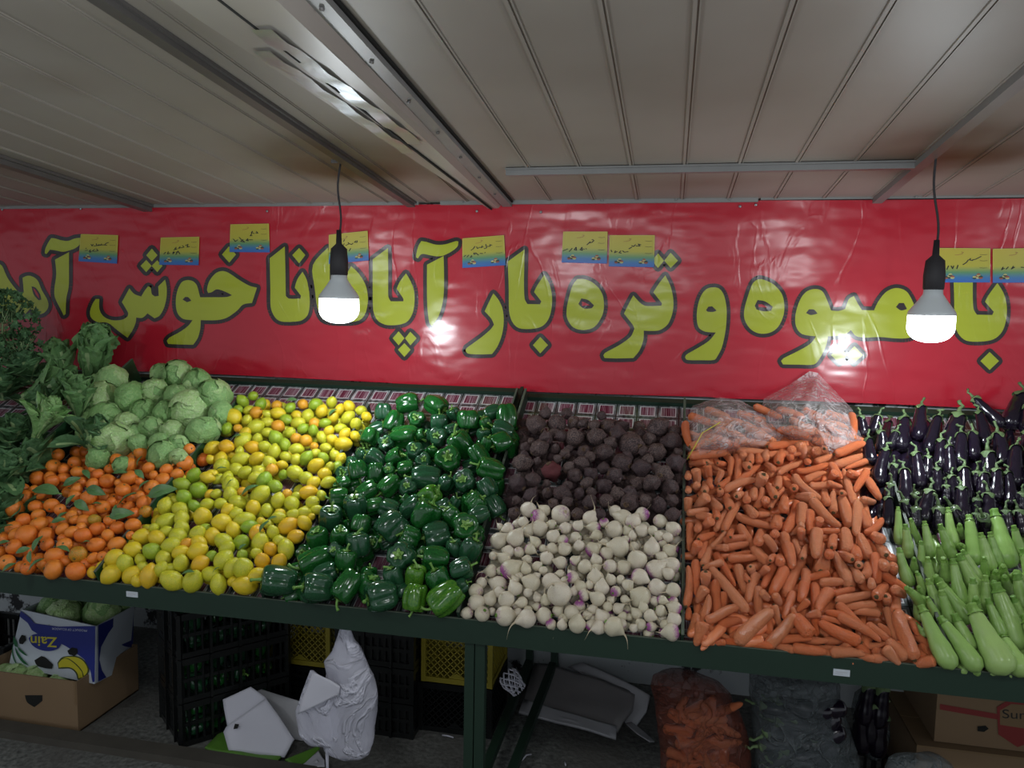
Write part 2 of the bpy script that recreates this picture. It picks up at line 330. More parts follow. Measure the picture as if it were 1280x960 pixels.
for (xa,xb,y0,y1,dz) in ((-.905,-.865,1.55,2.35,.058),(-.845,-.80,1.45,2.25,.060)):
    n_=14; V=[]; 
    for i in range(n_+1):
        y=y0+(y1-y0)*i/n_; hh=.06-(y-1.4)*.016+.004+.004*sin(i*1.9); sh=(y-1.4)*.06
        V+=[(xa+sh,y,cz(y)-hh),(xb+sh,y,cz(y)-hh-.001)]
    mb.add(V,[(2*i,2*i+1,2*i+3,2*i+2) for i in range(n_)])
link('tin_flashing',mb.mesh('tin_flashing',[M['tin']],True),bm_)
mb=MB(); mb.bar((-.93,CY0,cz(CY0)-.096),(-.772,D-.02,cz(D)-.034),.006,.006)
link('beam_joint',mb.mesh('beam_joint',[M['dark']],False),bm_)
# kerb board on the floor under the stand
a=onZ(0,908,0.02); b=onZ(290,953,0.02)
mb=MB(); mb.bar((-3.3,a[1],.014),(-.66,b[1],.014),.07,.028)
tag(mb.build('kerb_board',simple('dirty_kerb_wood',srgb(78,74,66),.9,.4,14,bump=.3)),'long dirty wooden board lying on the floor in front of the boxes','board')
# ---------------------------------------------------------------- the banner
BT=lambda x: CZ-.004-.006*abs(sin(x*1.6)); 
bz0=onY(650,482,D)[2]
def bbot(x): return bz0 -.018 + (.012 if x<-1.2 else 0) + .006*sin(x*2.1) - (.004 if x>.2 else 0)
BY=D-.012
mb=MB(); nx=150; nz=10; x0,x1=-3.75,1.9; V=[];Fc=[]
for i in range(nx+1):
    x=x0+(x1-x0)*i/nx
    for j in range(nz+1):
        t=j/nz; V.append((x,BY,BT(x)*(1-t)+bbot(x)*t))
for i in range(nx):
    for j in range(nz): a=i*(nz+1)+j; Fc.append((a,a+1,a+nz+2,a+nz+1))
n_=len(V); V2=[(x,y+.002,z) for x,y,z in V]
mb.add(V,Fc); mb.add(V2,[f[::-1] for f in Fc])
ban=mb.build('banner',M['ban_red'],smooth=False)
tag(ban,'long red vinyl banner with yellow Persian lettering across the back wall','banner')
def smoothpoly(P, ang=48, n=4):
    P=[Vector(p) for p in P]; N_=len(P); out=[]
    corner=[]
    for i in range(N_):
        a=P[i]-P[i-1]; b=P[(i+1)%N_]-P[i]; corner.append(degrees(a.angle(b,0))>ang)
    for i in range(N_):
        p0,p1,p2,p3=P[i-1],P[i],P[(i+1)%N_],P[(i+2)%N_]
        m1=(p2-p1)*.5 if corner[i] else (p2-p0)*.5; m2=(p2-p1)*.5 if corner[(i+1)%N_] else (p3-p1)*.5
        L=(p2-p1).length; 
        for m_ in (m1,m2):
            if m_.length>L: m_*=L/m_.length
        for k in range(n):
            t=k/n; q=p1*(2*t**3-3*t*t+1)+m1*(t**3-2*t*t+t)+p2*(-2*t**3+3*t*t)+m2*(t**3-t*t)
            if not out or (q-out[-1]).length>.25: out.append(q)
    return out
from mathutils.geometry import tessellate_polygon
def bpt(u,v,off): p=onY(u,v,BY-off); return Vector((p[0],BY-off,p[2]))
def fillpoly(mb, loops, off, fn=bpt):
    L3=[[Vector((x,y,0)) for x,y in l] for l in loops]; tri=tessellate_polygon(L3); flat=[p for l in L3 for p in l]
    mb.add([fn(p.x,p.y,off) for p in flat],[tuple(reversed(t)) for t in tri])
def strip(mb, loop, wpx, off, fn=bpt, closed=True):
    n=len(loop)
    for i in range(n if closed else n-1):      # neighbouring pieces lie a hair apart so that none share a plane
        a=Vector(loop[i]); b=Vector(loop[(i+1)%n]); d=(b-a)
        if d.length<1e-6: continue
        d.normalize(); q=Vector((-d.y,d.x))*wpx; o=off+(i%5)*4e-5
        mb.add([fn(p[0],p[1],o) for p in (a+q,a-q,b-q,b+q)],[(0,1,2,3)])
    for i in range(n):
        e0=Vector(loop[i])-Vector(loop[i-1]); e1=Vector(loop[(i+1)%n])-Vector(loop[i])
        if closed and e0.length>1e-6 and e1.length>1e-6 and e0.angle(e1)<.12: continue
        c=Vector(loop[i]); o=off+2.6e-4+(i%5)*4e-5
        mb.add([fn(*(c+Vector((cos(2*pi*k/8),sin(2*pi*k/8)))*wpx),o) for k in range(8)],[tuple(range(7,-1,-1))])
T1=(0,280,6.4);T2=(190,290,6.4);T3=(320,290,6.4);T4=(440,290,6);T5=(570,290,6);T6=(700,300,6);T7=(840,330,7.3846);T8=(960,330,4)
BA=[(515,130),(512,250),(510,400),(515,500),(535,540),(630,542),(640,520),(585,450),(610,400),(662,320),(700,390),(720,480),(715,580),(690,660),(640,710),(560,727),(470,720),(420,670),(398,590),(395,400),(388,222)]
G=[ # (tile, outline, holes)
(T1,[(0,320),(20,340),(60,430),(110,500),(150,548),(190,548),(185,480),(180,430),(215,415),(255,418),(300,450),(335,530),(380,610),(385,670),(345,715),(290,718),(240,680),(205,718),(140,708),(100,715),(-60,715),(-120,650),(-100,500),(-60,400)],[[(252,498),(285,510),(320,560),(330,605),(310,610),(270,565)]]),
(T1,[(552,225),(552,300),(552,400),(550,500),(530,600),(525,720),(510,732),(495,700),(440,590),(435,520),(450,400),(440,285)],[]),
(T1,[(410,112),(440,115),(490,130),(545,135),(600,115),(650,110),(640,160),(600,195),(540,215),(500,222),(450,212),(400,205),(372,240),(358,235),(362,200),(385,150)],[]),
(T1,[(1215,197),(1260,250),(1215,300),(1170,250)],[]),(T1,[(1170,287),(1213,335),(1170,385),(1125,335)],[]),(T1,[(1258,290),(1300,335),(1258,385),(1213,335)],[]),
(T1,[(1321,444),(1334,514),(1331,594),(1311,674),(1276,734),(1236,754),(1180,715),(1140,750),(1090,748),(1085,790),(1060,850),(1020,910),(940,850),(860,790),(780,785),(730,750),(720,700),(740,640),(765,600),(795,600),(795,680),(830,740),(900,770),(980,765),(1020,740),(1025,710),(975,625),(1035,515),(1075,560),(1130,580),(1160,530),(1185,498),(1205,510),(1215,560),(1240,580),(1270,575),(1266,499)],[]),
(T2,[(280,385),(330,395),(360,430),(385,522),(500,522),(600,520),(640,505),(580,475),(520,458),(480,480),(450,488),(440,460),(460,390),(510,330),(560,312),(610,325),(700,385),(780,430),(840,445),(800,568),(730,580),(680,630),(600,685),(520,705),(390,705),(385,780),(365,850),(330,902),(230,900),(130,895),(118,870),(140,845),(230,795),(290,750),(325,705),(250,695),(205,650),(190,570),(200,480),(235,405)],[]),
(T2,[(615,115),(672,180),(618,245),(560,180)],[]),
(T3,[(230,115),(235,300),(238,510),(265,533),(355,533),(360,510),(310,445),(330,380),(372,318),(405,380),(425,480),(430,580),(415,660),(370,705),(300,718),(200,715),(150,680),(118,600),(115,450),(110,210)],[]),
(T3,[(345,128),(395,185),(345,250),(290,185)],[]),
(T3,[(575,125),(590,200),(590,400),(600,530),(700,530),(760,480),(720,370),(760,272),(820,330),(875,420),(895,520),(885,620),(850,690),(780,718),(600,718),(530,690),(490,600),(470,450),(455,265)],[]),
(T4,[(270,120),(272,300),(272,480),(290,520),(385,520),(385,500),(335,425),(360,370),(405,310),(440,370),(465,440),(468,540),(450,620),(410,675),(340,697),(250,695),(190,660),(160,590),(155,420),(155,205)],[]),
(T4,[(350,745),(393,797),(350,850),(305,797)],[]),(T4,[(437,748),(485,797),(438,850),(398,797)],[]),(T4,[(393,833),(440,883),(393,937),(345,883)],[]),
(T4,[(687,180),(690,300),(690,420),(680,530),(650,630),(600,705),(580,680),(565,560),(562,400),(563,245)],[]),
(T4,[(520,68),(560,75),(630,95),(700,92),(780,68),(798,72),(790,110),(740,150),(680,178),(630,182),(540,165),(515,170),(495,198),(480,190),(485,150),(500,100)],[]),
(T5,[(280,460),(320,510),(350,580),(358,670),(345,770),(310,860),(270,915),(180,918),(90,912),(72,890),(80,870),(190,790),(260,730),(285,695),(265,650),(215,595),(245,530)],[]),
(T5,BA,[]),(T5,[(632,787),(690,848),(632,910),(577,848)],[]),
(T6,[(130,293),(190,295),(260,330),(315,400),(330,490),(315,570),(260,650),(180,675),(100,655),(55,590),(50,520),(70,420),(95,340)],[[(160,438),(210,450),(255,490),(235,512),(175,512),(138,480)]]),
(T6,[(790,265),(830,350),(850,450),(845,540),(810,630),(750,675),(690,682),(628,680),(625,750),(595,830),(550,885),(430,888),(335,885),(325,865),(340,845),(450,785),(530,725),(558,665),(545,635),(480,552),(515,480),(550,415),(600,470),(640,493),(700,495),(760,492),(765,475),(700,392),(740,330)],[]),
(T6,[(830,95),(885,155),(830,210),(782,155)],[]),(T6,[(735,100),(780,155),(735,210),(690,155)],[]),
(T7,[(385,215),(440,230),(480,290),(503,400),(503,520),(490,640),(460,770),(420,850),(390,885),(270,888),(140,885),(120,862),(135,835),(230,780),(340,710),(405,632),(310,625),(250,590),(230,520),(235,400),(270,290),(320,230)],[]),
(T7,[(800,140),(860,150),(940,190),(1010,270),(1035,360),(1030,470),(980,580),(900,635),(800,640),(720,595),(670,510),(668,420),(700,300),(745,180)],[[(790,333),(860,345),(930,395),(915,430),(850,437),(780,420),(765,385)]]),
(T8,[(230,125),(270,135),(295,180),(315,232),(350,235),(385,225),(405,175),(430,160),(450,200),(470,230),(530,232),(550,190),(590,140),(640,120),(690,135),(720,180),(740,230),(760,290),(740,350),(700,370),(640,372),(560,365),(490,368),(440,360),(415,330),(380,355),(300,362),(290,410),(260,470),(230,502),(150,503),(75,502),(65,485),(80,470),(150,435),(210,400),(240,362),(170,350),(140,310),(138,250),(160,180),(190,140)],[]),
(T8,[(355,412),(397,455),(355,495),(315,455)],[]),(T8,[(432,410),(475,455),(430,495),(392,455)],[]),
(T8,[(925+(x-388)*.81,388+(y-727)*.72) for x,y in BA],[]),
(T8,[(1108,440),(1155,485),(1108,530),(1062,485)],[])]
BL=[(T2,[(245,540),(265,520),(290,522),(315,550),(280,562)]),(T7,[(315,425),(335,395),(370,390),(412,430),(380,442),(330,440)]),(T8,[(190,245),(205,227),(230,228),(248,248),(215,255)]),(T8,[(640,215),(655,195),(680,195),(695,225),(665,232)]),
    (T6,[(160,438),(210,450),(255,490),(235,512),(175,512),(138,480)]),(T7,[(790,333),(860,345),(930,395),(915,430),(850,437),(780,420),(765,385)]),(T1,[(252,498),(285,510),(320,560),(330,605),(310,610),(270,565)])]
RD=[(T6,[(165,462),(190,470),(225,490),(165,494)]),(T7,[(797,372),(830,372),(888,402),(800,398)]),(T1,[(264,512),(285,528),(308,565),(316,598),(290,570)])]
def tp(T,P): return [(T[0]+x/T[2],T[1]+y/T[2]) for x,y in P]
holes_of={}
for T,P,H in G:
    q=[(p.x,p.y) for p in smoothpoly([(*p,0) for p in tp(T,P)])]
    ye=MB(); fillpoly(ye,[q],.0022); bl=MB(); strip(bl,q,4.8,.0014)
    o=link('letter_dot' if len(P)==4 else 'letter',mesh('letter',ye.V,ye.F,M['ban_yel'],False),ban)
    link('letter_outline',mesh('letter_outline',bl.V,bl.F,M['ban_blk'],False),o)
for T,P in BL:
    bk=MB(); fillpoly(bk,[[(p.x,p.y) for p in smoothpoly([(*p,0) for p in tp(T,P)])]],.0028); link('letter_eye',mesh('letter_eye',bk.V,bk.F,M['ban_blk'],False),ban)
for T,P in RD:
    bk=MB(); fillpoly(bk,[tp(T,P)],.0036); link('letter_eye_centre',mesh('letter_eye_centre',bk.V,bk.F,M['ban_red'],False),ban)
for (u,v) in ((3,262),(101,261),(334,264),(596,264),(676,265),(925,258),(945,256)):
    p=bpt(u,v,.003); mb=MB(); mb.lathe([(.006,0),(.005,.003),(.001,.004)],8,fn=lambda a,z,r:(p[0]+r*cos(a),p[1]-z,p[2]+r*sin(a)))
    link('grommet',mesh('grommet',mb.V,mb.F,M['tin']),ban)
# ---------------------------------------------------------------- price cards
def cardm():
    k=N('price_card_print'); k.rough(.35,.5); z=k.xyz(k.coord('UV'))
    c=k.ramp(z[1],[(0,srgb(44,92,170)),(.14,srgb(44,106,160)),(.30,srgb(84,134,90)),(.48,srgb(166,160,50)),(1,srgb(176,160,52))]); k.base(c); return k.m
M['cardp']=cardm(); M['card_rim']=simple('price_card_rim',srgb(190,180,80),.4,.05,5); M['c_red']=simple('printed_fruit_red',srgb(150,80,62),.5,.2,300); M['c_gr']=simple('printed_fruit_green',srgb(44,62,52),.5,.3,300); M['c_ye']=simple('printed_fruit_pale',srgb(178,178,120),.5,.2,300)
HEADS=[[(.62,.30),(.66,.28),(.72,.31),(.76,.26),(.79,.25)],[(.35,.36),(.40,.33),(.44,.36),(.47,.31),(.52,.33),(.55,.30),(.58,.32)]]
CARDS=[ # quad TL TR BR BL, handwriting strokes (u right, v down), label
([(101,292.5),(147.5,294),(146,329.5),(98,326.5)],[[(.66,.36),(.70,.30),(.76,.27)],[(.62,.36),(.72,.37)],[(.58,.33),(.55,.38),(.62,.36)],[(.52,.35),(.48,.40),(.55,.38)],[(.44,.33),(.46,.40),(.38,.42)],[(.36,.36),(.33,.42),(.30,.36)],[(.46,.52),(.50,.58),(.44,.60)],[(.40,.54),(.35,.60),(.42,.61)],[(.30,.56),(.26,.62),(.32,.62),(.28,.66)],[(.22,.58),(.16,.60)],[(.17,.53),(.18,.51)]],'yellow and blue price card leftmost on the banner, right of the madda stroke'),
([(201,297),(249,296),(248,331.5),(199,331)],[[(.66,.30),(.72,.26),(.70,.36),(.76,.34)],[(.58,.30),(.62,.36),(.56,.38)],[(.52,.34),(.48,.40),(.54,.38)],[(.42,.36),(.38,.42),(.44,.42),(.36,.46)],[(.47,.50),(.52,.60)],[(.43,.54),(.46,.52),(.42,.62)],[(.34,.54),(.38,.54),(.34,.60),(.36,.52)],[(.26,.58),(.20,.60),(.22,.52)],[(.15,.54),(.11,.60)]],'yellow and blue price card touching the three yellow diamond dots'),
([(288,280.5),(336,279.5),(337,315.5),(287,315)],[[(.68,.27),(.72,.33),(.66,.32)],[(.60,.32),(.62,.34)],[(.55,.30),(.58,.26),(.55,.36),(.52,.42),(.57,.41)],[(.46,.52),(.42,.58),(.47,.60),(.46,.53)],[(.24,.47),(.30,.56),(.38,.64),(.28,.62),(.34,.55)],[(.20,.56),(.14,.62),(.10,.54),(.08,.53)],[(.50,.56),(.58,.56)]],'highest of the yellow and blue price cards on the banner'),
([(411,293.5),(459.5,288.5),(461,325.5),(411,330)],[[(.70,.30),(.66,.34),(.72,.36),(.73,.30)],[(.62,.37),(.58,.41),(.54,.38)],[(.50,.33),(.52,.38),(.44,.42)],[(.40,.36),(.36,.42),(.32,.36)],[(.38,.28),(.41,.22)],[(.56,.54),(.52,.62)],[(.46,.55),(.40,.56),(.37,.54),(.42,.62)],[(.32,.52),(.33,.62)],[(.24,.58),(.22,.56),(.20,.62)],[(.08,.54),(.08,.62),(.03,.64)]],'yellow and blue price card hanging behind the lit bulb cord'),
([(578,298),(630,294),(632,331.5),(578,335)],[[(.70,.30),(.66,.28),(.66,.34),(.60,.33)],[(.56,.26),(.58,.38),(.52,.40)],[(.50,.34),(.44,.36),(.48,.30)],[(.42,.34),(.36,.38),(.34,.32)],[(.30,.30),(.26,.38),(.21,.42)],[(.38,.60),(.32,.52),(.27,.52),(.28,.57),(.32,.55)],[(.22,.60),(.19,.66),(.23,.64)],[(.15,.58),(.11,.64)],[(.08,.58),(.04,.62)],[(.42,.55),(.48,.56)],[(.53,.54),(.54,.53)]],'yellow and blue price card left of the tallest letter beside the bulb glare'),
([(704,289.5),(759.5,289.5),(758.5,329.5),(702,328)],[[(.70,.28),(.66,.34),(.60,.36)],[(.62,.32),(.55,.42)],[(.66,.26),(.68,.25)],[(.44,.50),(.40,.58),(.45,.60),(.44,.50)],[(.31,.50),(.27,.58),(.32,.60),(.31,.50)],[(.22,.54),(.16,.64)],[(.12,.56),(.06,.60),(.02,.62)],[(.48,.55),(.49,.56)],[(.53,.54),(.54,.55)]],'left card of the touching pair of yellow and blue price cards'),
([(762,294),(818.5,294),(817.5,334),(761,333)],[[(.70,.30),(.64,.28),(.68,.34),(.60,.34)],[(.58,.30),(.54,.36),(.50,.33)],[(.50,.38),(.44,.43)],[(.42,.52),(.34,.54),(.30,.50)],[(.26,.50),(.22,.56),(.27,.57)],[(.18,.52),(.12,.56),(.14,.50)],[(.04,.48),(.06,.53)]],'right card of the touching pair of yellow and blue price cards'),
([(1173.5,310),(1238,310.5),(1237.5,353),(1172,353)],[[(.82,.24),(.72,.32),(.66,.34)],[(.66,.36),(.60,.34),(.62,.30)],[(.58,.34),(.54,.42),(.48,.48)],[(.38,.50),(.36,.60)],[(.30,.52),(.28,.60),(.25,.52)],[(.20,.52),(.17,.62)],[(.10,.50),(.11,.60),(.06,.60)]],'yellow and blue price card right of the second bulb socket'),
([(1241,311),(1305,310),(1306,353),(1241,353.5)],[[(.40,.52),(.36,.60),(.42,.55)],[(.30,.54),(.26,.60)],[(.20,.54),(.17,.62),(.22,.58)],[(.55,.55),(.62,.56)],[(.80,.24),(.72,.32),(.64,.36)]],'yellow and blue price card cut off by the right edge of the picture'),
]
def cubehat(): pass
for qd,st,lab in CARDS:
    c=[bpt(u,v,.006) for u,v in qd]              # TL TR BR BL
    def cp(u,v,off=0.0): p=(c[0]*(1-u)+c[1]*u)*(1-v)+(c[3]*(1-u)+c[2]*u)*v; return Vector((p.x,p.y-off,p.z))
    V=[cp(0,0),cp(1,0),cp(1,1),cp(0,1)]; V+= [v+Vector((0,.002,0)) for v in V]
    org=cp(.5,.5); V=[v-org for v in V]
    me=mesh('price_card',V,[(3,2,1,0),(4,5,6,7),(0,1,5,4),(1,2,6,5),(2,3,7,6),(3,0,4,7)],M['cardp'],False)
    uv=me.uv_layers.new(name='UV'); uvc={0:(0,1),1:(1,1),2:(1,0),3:(0,0)}
    for l in me.loops: uv.data[l.index].uv=uvc[l.vertex_index%4]
    o=link('price_card',me); o.location=org; tag(o,lab,'price card','handwritten price cards on the banner')
    f2=lambda x,y,off: cp(x/100,y/100,off)-org
    mb=MB()
    for s_ in st: strip(mb,[(x*100,y*100) for x,y in s_],1.15,.0009,f2,False)
    for y_,xa,xb in ((.18,.80,.94),(.36,.80,.94),(.57,.80,.94)): strip(mb,[(xa*100,y_*100),((xa+xb)*50,y_*100+1),(xb*100,y_*100)],.45,.0009,f2,False)
    link('handwriting',mesh('handwriting',mb.V,mb.F,M['text_blk'],False),o)
    mb=MB(); strip(mb,[(32,20),(38,19.5),(45,17),(48,12),(44,11)],.5,.0009,f2,False)
    for cx_,kind in ((22,0),(76,1)):
        for (dx,dy,r_) in ((0,0,5),(6,1,4.5),(-6,2,4),(2,-6,4)): 
            fillpoly(mb,[[(cx_+dx+r_*cos(a_*pi/4),84+dy+r_*1.2*sin(a_*pi/4)) for a_ in range(8)]],.0007+.0001*abs(dx),f2)
    link('printed_fruit',mesh('printed_fruit',mb.V,mb.F,[M['c_red'],M['c_gr'],M['c_ye']],False,[(i//6)%3 for i in range(len(mb.F))]),o)
    mb=MB(); strip(mb,[(1,1),(99,1),(99,60)],.8,.0005,f2,False); strip(mb,[(1,1),(1,60)],.8,.0005,f2,False)
    link('card_border',mesh('card_border',mb.V,mb.F,M['card_rim'],False),o)
# ---------------------------------------------------------------- the sloping stand
stand=empty('display_stand',(0,0,0)); tag(stand,'long green metal greengrocer stand with a sloping divided top','display stand')
XL,XR=-3.3,1.46
def sp(x,t,h): p=SP+SU*t+SN*h; return Vector((x,p[1],p[2]))
TL=1.205
def slab(mb,xa,xb,ta,tb,ha,hb,m=0): mb.hexa([sp(xa,ta,ha),sp(xb,ta,ha),sp(xb,tb,ha),sp(xa,tb,ha),sp(xa,ta,hb),sp(xb,ta,hb),sp(xb,tb,hb),sp(xa,tb,hb)],m)
def brd(xa,xb,tl):
    mb=MB(); slab(mb,xa,xb,0,tl,-.05,-.032); slab(mb,xa,xb,tl-.03,tl,-.05,-.015); slab(mb,xb-.014,xb,.0,tl,-.05,-.005); mb.build('board',M['green'],stand)
    me=bpy.data.meshes.new('liner'); me.from_pydata([sp(xa,.0,-.030),sp(xb-.016,.0,-.030),sp(xb-.016,tl-.032,-.030),sp(xa,tl-.032,-.030)],[],[(0,1,2,3)]); me.materials.append(M['liner'])
    uv=me.uv_layers.new(name='UV'); q=[(xa,0),(xb-.016,0),(xb-.016,tl-.032),(xa,tl-.032)]
    for l in me.loops: u_=q[l.vertex_index]; uv.data[l.index].uv=(u_[0]+10,u_[1]-(tl-.032)+10.32)
    link('liner',me,stand)
X1=onS(655,492)[0]-.012
brd(XL,X1,1.235); brd(X1+.02,XR,1.205)
SX=[-2.455,-1.825,-1.235,-.592,.063,.752]
def divider(x,ta,tb,hgt,dbl=False,m='green'):
    mb=MB(); slab(mb,x-.004,x+.004,ta,tb,-.03,hgt); slab(mb,x-.0045,x+.0045,ta,tb,hgt,hgt+.0025,1)
    if dbl: slab(mb,x-.040,x-.034,ta,tb,-.03,hgt); slab(mb,x-.0405,x-.0335,ta,tb,hgt,hgt+.0025,1)
    mb.build('divider',[M[m],M['edge']],stand)
X5=(onS(1180,840,.05)[0]+onS(1088,510,.05)[0])/2
divider(SX[0],.1,1.2,.09,m='green_b'); divider(SX[1]+.012,.0,1.0,.05,m='green_b'); divider(SX[2]+.012,.0,1.0,.04); divider(SX[3]+.005,.0,1.17,.03,True); divider(SX[4],.0,1.15,.03); divider(X5+.012,.0,1.05,.05)
mb=MB(); mb.box((XL,D0-.006,Z0-.062),(XR,D0,Z0+.004)); mb.box((XL,D0-.006,Z0-.068),(XR,D0+.06,Z0-.062)); mb.box((XL,D0-.0065,Z0+.004),(XR,D0+.0005,Z0+.0065),1)
mb.build('front_lip',[M['green'],M['edge']],stand)
for (u,v) in ((165,743),(1052,841)):
    p=onY(u,v,D0-.008); mb=MB(); mb.box((p[0]-.021,D0-.0085,p[2]-.009),(p[0]+.021,D0-.0065,p[2]+.009)); 
    mb.box((p[0]-.016,D0-.009,p[2]+.001),(p[0]+.014,D0-.0084,p[2]+.0025),1); mb.box((p[0]-.016,D0-.009,p[2]-.004),(p[0]+.004,D0-.0084,p[2]-.0028),1)
    o=mb.build('lip_sticker',[M['box_white'],M['grey_pl']],stand); 
px0=onY(580,850,D0)[0]; px1=onY(592,850,D0)[0]; px2=onY(605,850,D0)[0]
for X in (-2.75,None,1.38):
    xa,xb,xc=(px0,px1,px2) if X is None else (X,X+.027,X+.054)
    mb=MB(); mb.box((xa,D0+.004,0),(xb-.001,D0+.03,Z0-.06)); mb.box((xb+.002,D0+.006,0),(xc,D0+.035,Z0-.06)); mb.build('leg',M['green'],stand)
    yb=3.18; zb=Z0+(yb-D0)*tan(SL)-.08
    mb=MB(); mb.box((xa,yb,0),(xa+.03,yb+.03,zb)); mb.build('leg',M['green'],stand)
    mb=MB(); mb.box((xa+.11,yb,0),(xa+.14,yb+.03,zb)); mb.build('leg',M['green'],stand)
    mb=MB(); mb.bar((xa+.015,D0+.03,.10),(xa+.015,yb,.10),.03,.03); mb.build('bottom_rail',M['green'],stand)
    mb=MB(); mb.bar((xa+.10,D0+.03,.10),(xa+.12,yb,.10),.03,.03); mb.build('bottom_rail',M['green'],stand)
mb=MB(); mb.box((XL,3.18,1.14),(XR,3.21,1.17)); mb.build('back_rail',M['green'],stand)
mb=MB()
for X in (-2.74,px1,1.39): mb.bar((X,D0+.02,Z0-.07),(X,3.18,Z0-.085+(3.18-D0)*tan(SL)),.03,.03)
mb.build('under_rail',M['green'],stand)
# ---------------------------------------------------------------- hanging bulbs
def bulb(hook, cx, ytop, yb, w_, lab, on=True):
    h=onC(*hook); Y=h[1]
    c=onY(cx,yb,Y); top=onY(cx,ytop,Y)[2]; dep=depth(c); R_=w_/2/F*dep; X=c[0]
    zd=onY(cx,yb,Y)[2]; zt=onY(cx,ytop,Y)[2]
    t=empty('hanging_bulb',(X,Y,zd)); tag(t,lab,'light bulb','bare bulbs hanging in front of the banner')
    Hd=(zt-zd)*.50
    mb=MB(); n_=14
    prof=[(.001,0)]+[(R_*sin(a)**.8,Hd*.55*(1-cos(a))) for a in [pi/2*i/8 for i in range(1,9)]]+[(R_*1.0,Hd*.8),(R_*.99,Hd)]
    mb.lathe(prof,28); o=mb.build('dome',M['glow'],t,True)
    hb=(zt-zd)
    mb=MB(); mb.lathe([(R_*1.0,Hd),(R_*1.02,Hd*1.04),(R_*.98,Hd*1.15),(R_*.62,Hd*1.55),(R_*.42,Hd*1.8),(R_*.40,hb*.99),(R_*.2,hb)],28); mb.build('housing',M['white_pl'],t,True)
    mb=MB(); mb.lathe([(R_*.34,hb*.95),(R_*.44,hb*1.0),(R_*.46,hb*1.25),(R_*.40,hb*1.52),(R_*.15,hb*1.62),(R_*.12,hb*1.9)],20); mb.build('socket',M['cord'],t,True)
    ztop=cz(Y); lz=ztop-zd; hx=h[0]-X; pts=[]
    for i in range(12):
        s_=i/11; pts.append((hx*s_**1.5+.006*sin(s_*7),0.004*sin(s_*5),hb*1.75+(lz-.012-hb*1.75)*s_))
    pts.append((hx-.012,0,lz-.004))
    mb=MB(); mb.tube(pts,.0038,8); mb.build('cord',M['cord'],t,True)
    mb=MB(); mb.box((hx-.03,-.01,lz-.012),(hx+.01,.01,lz)); mb.build('hook',M['rail_dk'],t)
    lp=lamp('bulb_light',(X,Y-.0,zd-.07),10,.04,(.88,.95,1))
    return t
bulb((425,200),424,343,404,49,'glowing bare bulb hanging on a dark cord at the left')
bulb((1168,190),1162,361,428,54,'glowing bare bulb hanging from the right ceiling rail')
# ---------------------------------------------------------------- shapes of the produce
rs=random.Random(11)
def sphere_mesh(name, fn, m, nu=20, nv=12):    # fn(theta 0..pi from +z, phi) -> xyz
    V=[];Fc=[]
    V.append(fn(0,0))
    for j in range(1,nv):
        for i in range(nu): V.append(fn(pi*j/nv,2*pi*i/nu))
    V.append(fn(pi,0)); L=len(V)-1
    for i in range(nu): Fc.append((0,1+i,1+(i+1)%nu)); Fc.append((L,L-nu+(i+1)%nu,L-nu+i))
    for j in range(nv-2):
        for i in range(nu): a=1+j*nu+i; b=1+j*nu+(i+1)%nu; Fc.append((a,a+nu,b+nu,b))
    return mesh(name,V,Fc,m)
def nz3(x,y,z,s,o=0): return noise.noise(Vector((x*s+o,y*s-o*1.7,z*s+o*.3)))
def orange_mesh(m,o):
    def f(t,p):
        x,y,z=sin(t)*cos(p),sin(t)*sin(p),cos(t); r=1+.03*nz3(x,y,z,1.2,o); r-=.09*exp(-(t/.28)**2)+.04*exp(-((pi-t)/.2)**2)
        return (x*r,y*r,z*r*.88)
    return sphere_mesh('orange',f,m)
def lemon_mesh(m,o,L=1.22,nip=.14):
    def f(t,p):
        x,y,z=sin(t)*cos(p),sin(t)*sin(p),cos(t); r=1+.05*nz3(x,y,z,1.3,o)
        zz=z*L+(nip*exp(-(t/.30)**2)) - .06*exp(-((pi-t)/.3)**2); k=1-.10*abs(z)**2
        return (x*r*k,y*r*k,zz)
    return sphere_mesh('lemon',f,m)
def stub_mesh(z=.86,r=.12,h=.08,m='stub'):
    b=MB(); b.lathe([(r*1.5,z-.03),(r*1.2,z+h*.4),(r*.7,z+h),(r*.2,z+h*.8)],7); return b.mesh('stem_scar',M[m])
